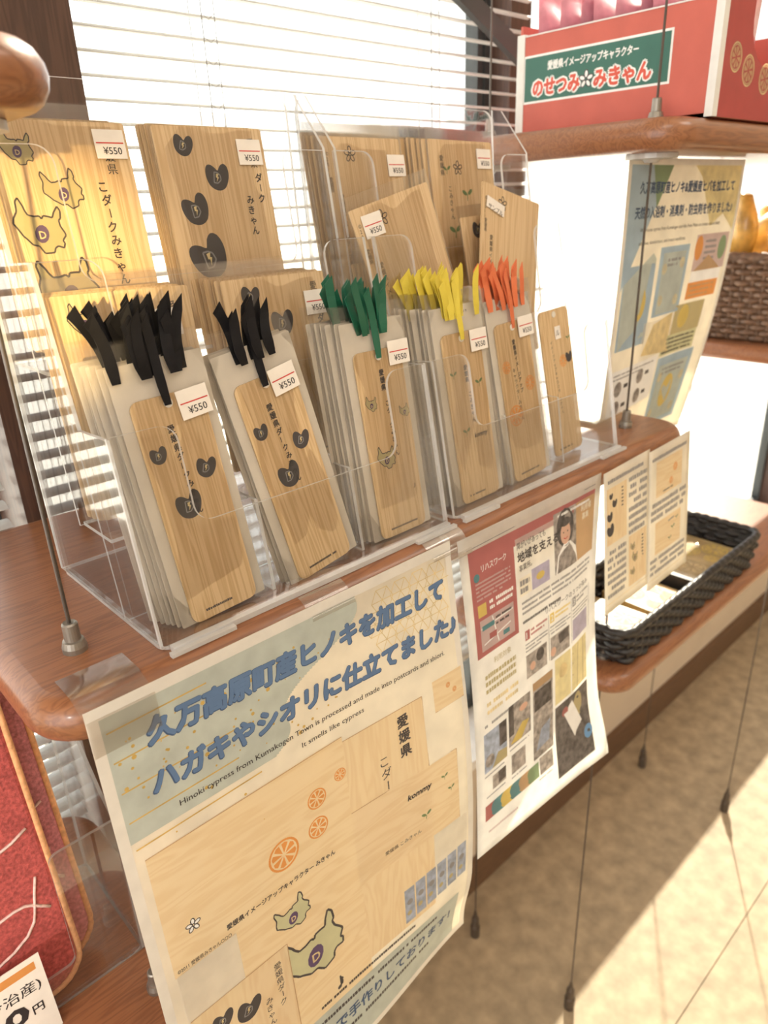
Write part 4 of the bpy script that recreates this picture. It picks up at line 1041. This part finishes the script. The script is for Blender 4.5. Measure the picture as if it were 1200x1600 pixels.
# ---- brown basket on the far shelf
basket('wicker_basket', 'brown wicker basket of golden packets on the far right shelf', 1.085, 1.45, -.035, .185, .0006, .125, 'wicker_brown', 15, 72, .0044)
for i in range(12):
    m = MB(); V = []; F = []; n = 8
    for j in range(n + 1):
        for k in range(n):
            b = j / n; a = 2 * PI * k / n; rr_ = .034 * math.sin(PI * min(max(b, .06), .94)) ** .5 * (1 + .12 * math.sin(3 * a + i))
            V.append((rr_ * math.cos(a), rr_ * .55 * math.sin(a), (b - .5) * .11))
    for j in range(n):
        for k in range(n): F.append((j * n + k, j * n + (k + 1) % n, (j + 1) * n + (k + 1) % n, (j + 1) * n + k))
    F.append(tuple(range(n))[::-1]); F.append(tuple(range(n * n, n * n + n)))
    o = mesh('snack_packet', V, F, 'pack_gold', None, smooth=True)
    o.location = (1.135 + (i % 4) * .085, .010 + (i // 4) * .062, .135 + .012 * ((i * 7) % 3)); o.rotation_euler = (.5 - .3 * (i % 3), .6 * math.sin(i * 2), i * .9)
    tag(o, ORD[i % 4] + ' golden packet in the ' + ('front', 'middle', 'rear')[i // 4] + ' row of the brown wicker basket', 'packet', 'golden packets in the brown basket')

# dark strut in front of the blind
t = thing('metal_strut', 'dark diagonal metal strut beside the red box', 'strut', (.70, .212, .345))
m = MB(); m.extr([(-.30, .153), (-.30, .132), (.06, -.030), (.06, -.009)], lambda a, b, h: (a, h, b), .008); m.build('bar', 'frame_dark', t)
m = MB().lathe([(.009, 0), (.009, .006)], (0, 0, 0), 14); mesh('pivot', [(v[0] + .05, -.001 - v[2] * .5, v[1] - .018) for v in m.v], m.f, 'steel_cable', t)
# ================================================================== towels at the lower left
ZS = -.2795
t = thing('acrylic_holder', 'clear acrylic stand holding red towels at the lower left', 'acrylic holder', (-.215, .034, ZS))
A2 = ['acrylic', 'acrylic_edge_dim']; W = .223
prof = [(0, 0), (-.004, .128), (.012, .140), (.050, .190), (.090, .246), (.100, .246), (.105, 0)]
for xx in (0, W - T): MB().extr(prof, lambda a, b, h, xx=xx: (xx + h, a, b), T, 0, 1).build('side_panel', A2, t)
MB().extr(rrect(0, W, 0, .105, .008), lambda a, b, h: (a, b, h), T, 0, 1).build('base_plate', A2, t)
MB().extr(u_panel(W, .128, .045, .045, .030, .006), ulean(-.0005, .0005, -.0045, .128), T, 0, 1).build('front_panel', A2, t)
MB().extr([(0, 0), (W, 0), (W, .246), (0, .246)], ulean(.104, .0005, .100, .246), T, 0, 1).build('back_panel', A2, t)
def towel(label, x, y, tilt, mat, col_):
    t = thing('folded_towel', label, 'towel', (x, y, ZS + .0035), (math.radians(-tilt), 0, 0), 'red towels in the acrylic stand')
    Wt, Ht, th = .165, .262, .011
    out = [(.0, 0)] + [(Wt - .022 + .022 * math.sin(a), .022 - .022 * math.cos(a)) for a in [PI / 2 * i / 6 for i in range(7)]] + [(Wt, Ht - .01), (Wt - .006, Ht), (0, Ht)]
    m = MB(); slab(m, lambda i: [(min(max(px, i), Wt - i) if 0 else px - i * (1 if px > Wt / 2 else -1), pz - i * (1 if pz > Ht / 2 else -1)) for px, pz in out], -th / 2, th / 2, .004, 0, 6)
    V = [(vx, -vz, vy) for vx, vy, vz in m.v]; mesh('terry_cloth', V, m.f, mat, t, smooth=False)
    e = MB(); e.tube([(px, -th / 2 + .0015, pz) for px, pz in out], .0022, 6); e.build('stitched_hem', 'towel_stitch', t, True)
    mo = MB()
    for k, (cx, cz, rr) in enumerate(((.060, .060, .050), (.108, .098, .048), (.130, .170, .045), (.085, .215, .055), (.135, .035, .035))):
        pts = []
        for i in range(26):
            a = 2 * PI * i / 25 * .82 + k; q = (cx + rr * math.cos(a) + .003 * math.sin(a * 5), cz + rr * 1.15 * math.sin(a))
            if .006 < q[0] < Wt - .006 and .008 < q[1] < Ht - .006: pts.append((q[0], -th / 2 - .0004, q[1]))
            elif len(pts) > 2: mo.tube(pts, .0011, 4); pts = []
            else: pts = []
        if len(pts) > 2: mo.tube(pts, .0011, 4)
    mo.build('woven_motif', 'towel_motif', t, True)
    return t
towel('pink towel with orange hem at the back of the acrylic stand', -.180, .066, 10, 'towel_pink', 0)
towel('red towel with orange hem at the front of the acrylic stand', -.196, .048, 10, 'towel_red', 0)
t = thing('price_card', 'white price card with orange bar in front of the red towels', 'price card', (-.149, .022, ZS), (math.radians(-8), math.radians(0), 0))
MB().extr([(0, 0), (.092, 0), (.092, .062), (0, .062)], lambda a, b, h: (a, h, b), .0006).build('card', 'label_white', t)
p = Print(lambda u, v, h: (u / 1000, -h, .062 - v / 1000)); p.rect(4, 4, 88, 10, 'print_orange', 1); p.text('(今治産)', 52, 24, 9.5, 'ink_black', 2, .01, width=36); p.text('00', 48, 42, 18, 'ink_black', 2, .05, width=28); p.text('円', 79, 41, 8, 'ink_black', 2, .02); p.build('card_print', t)
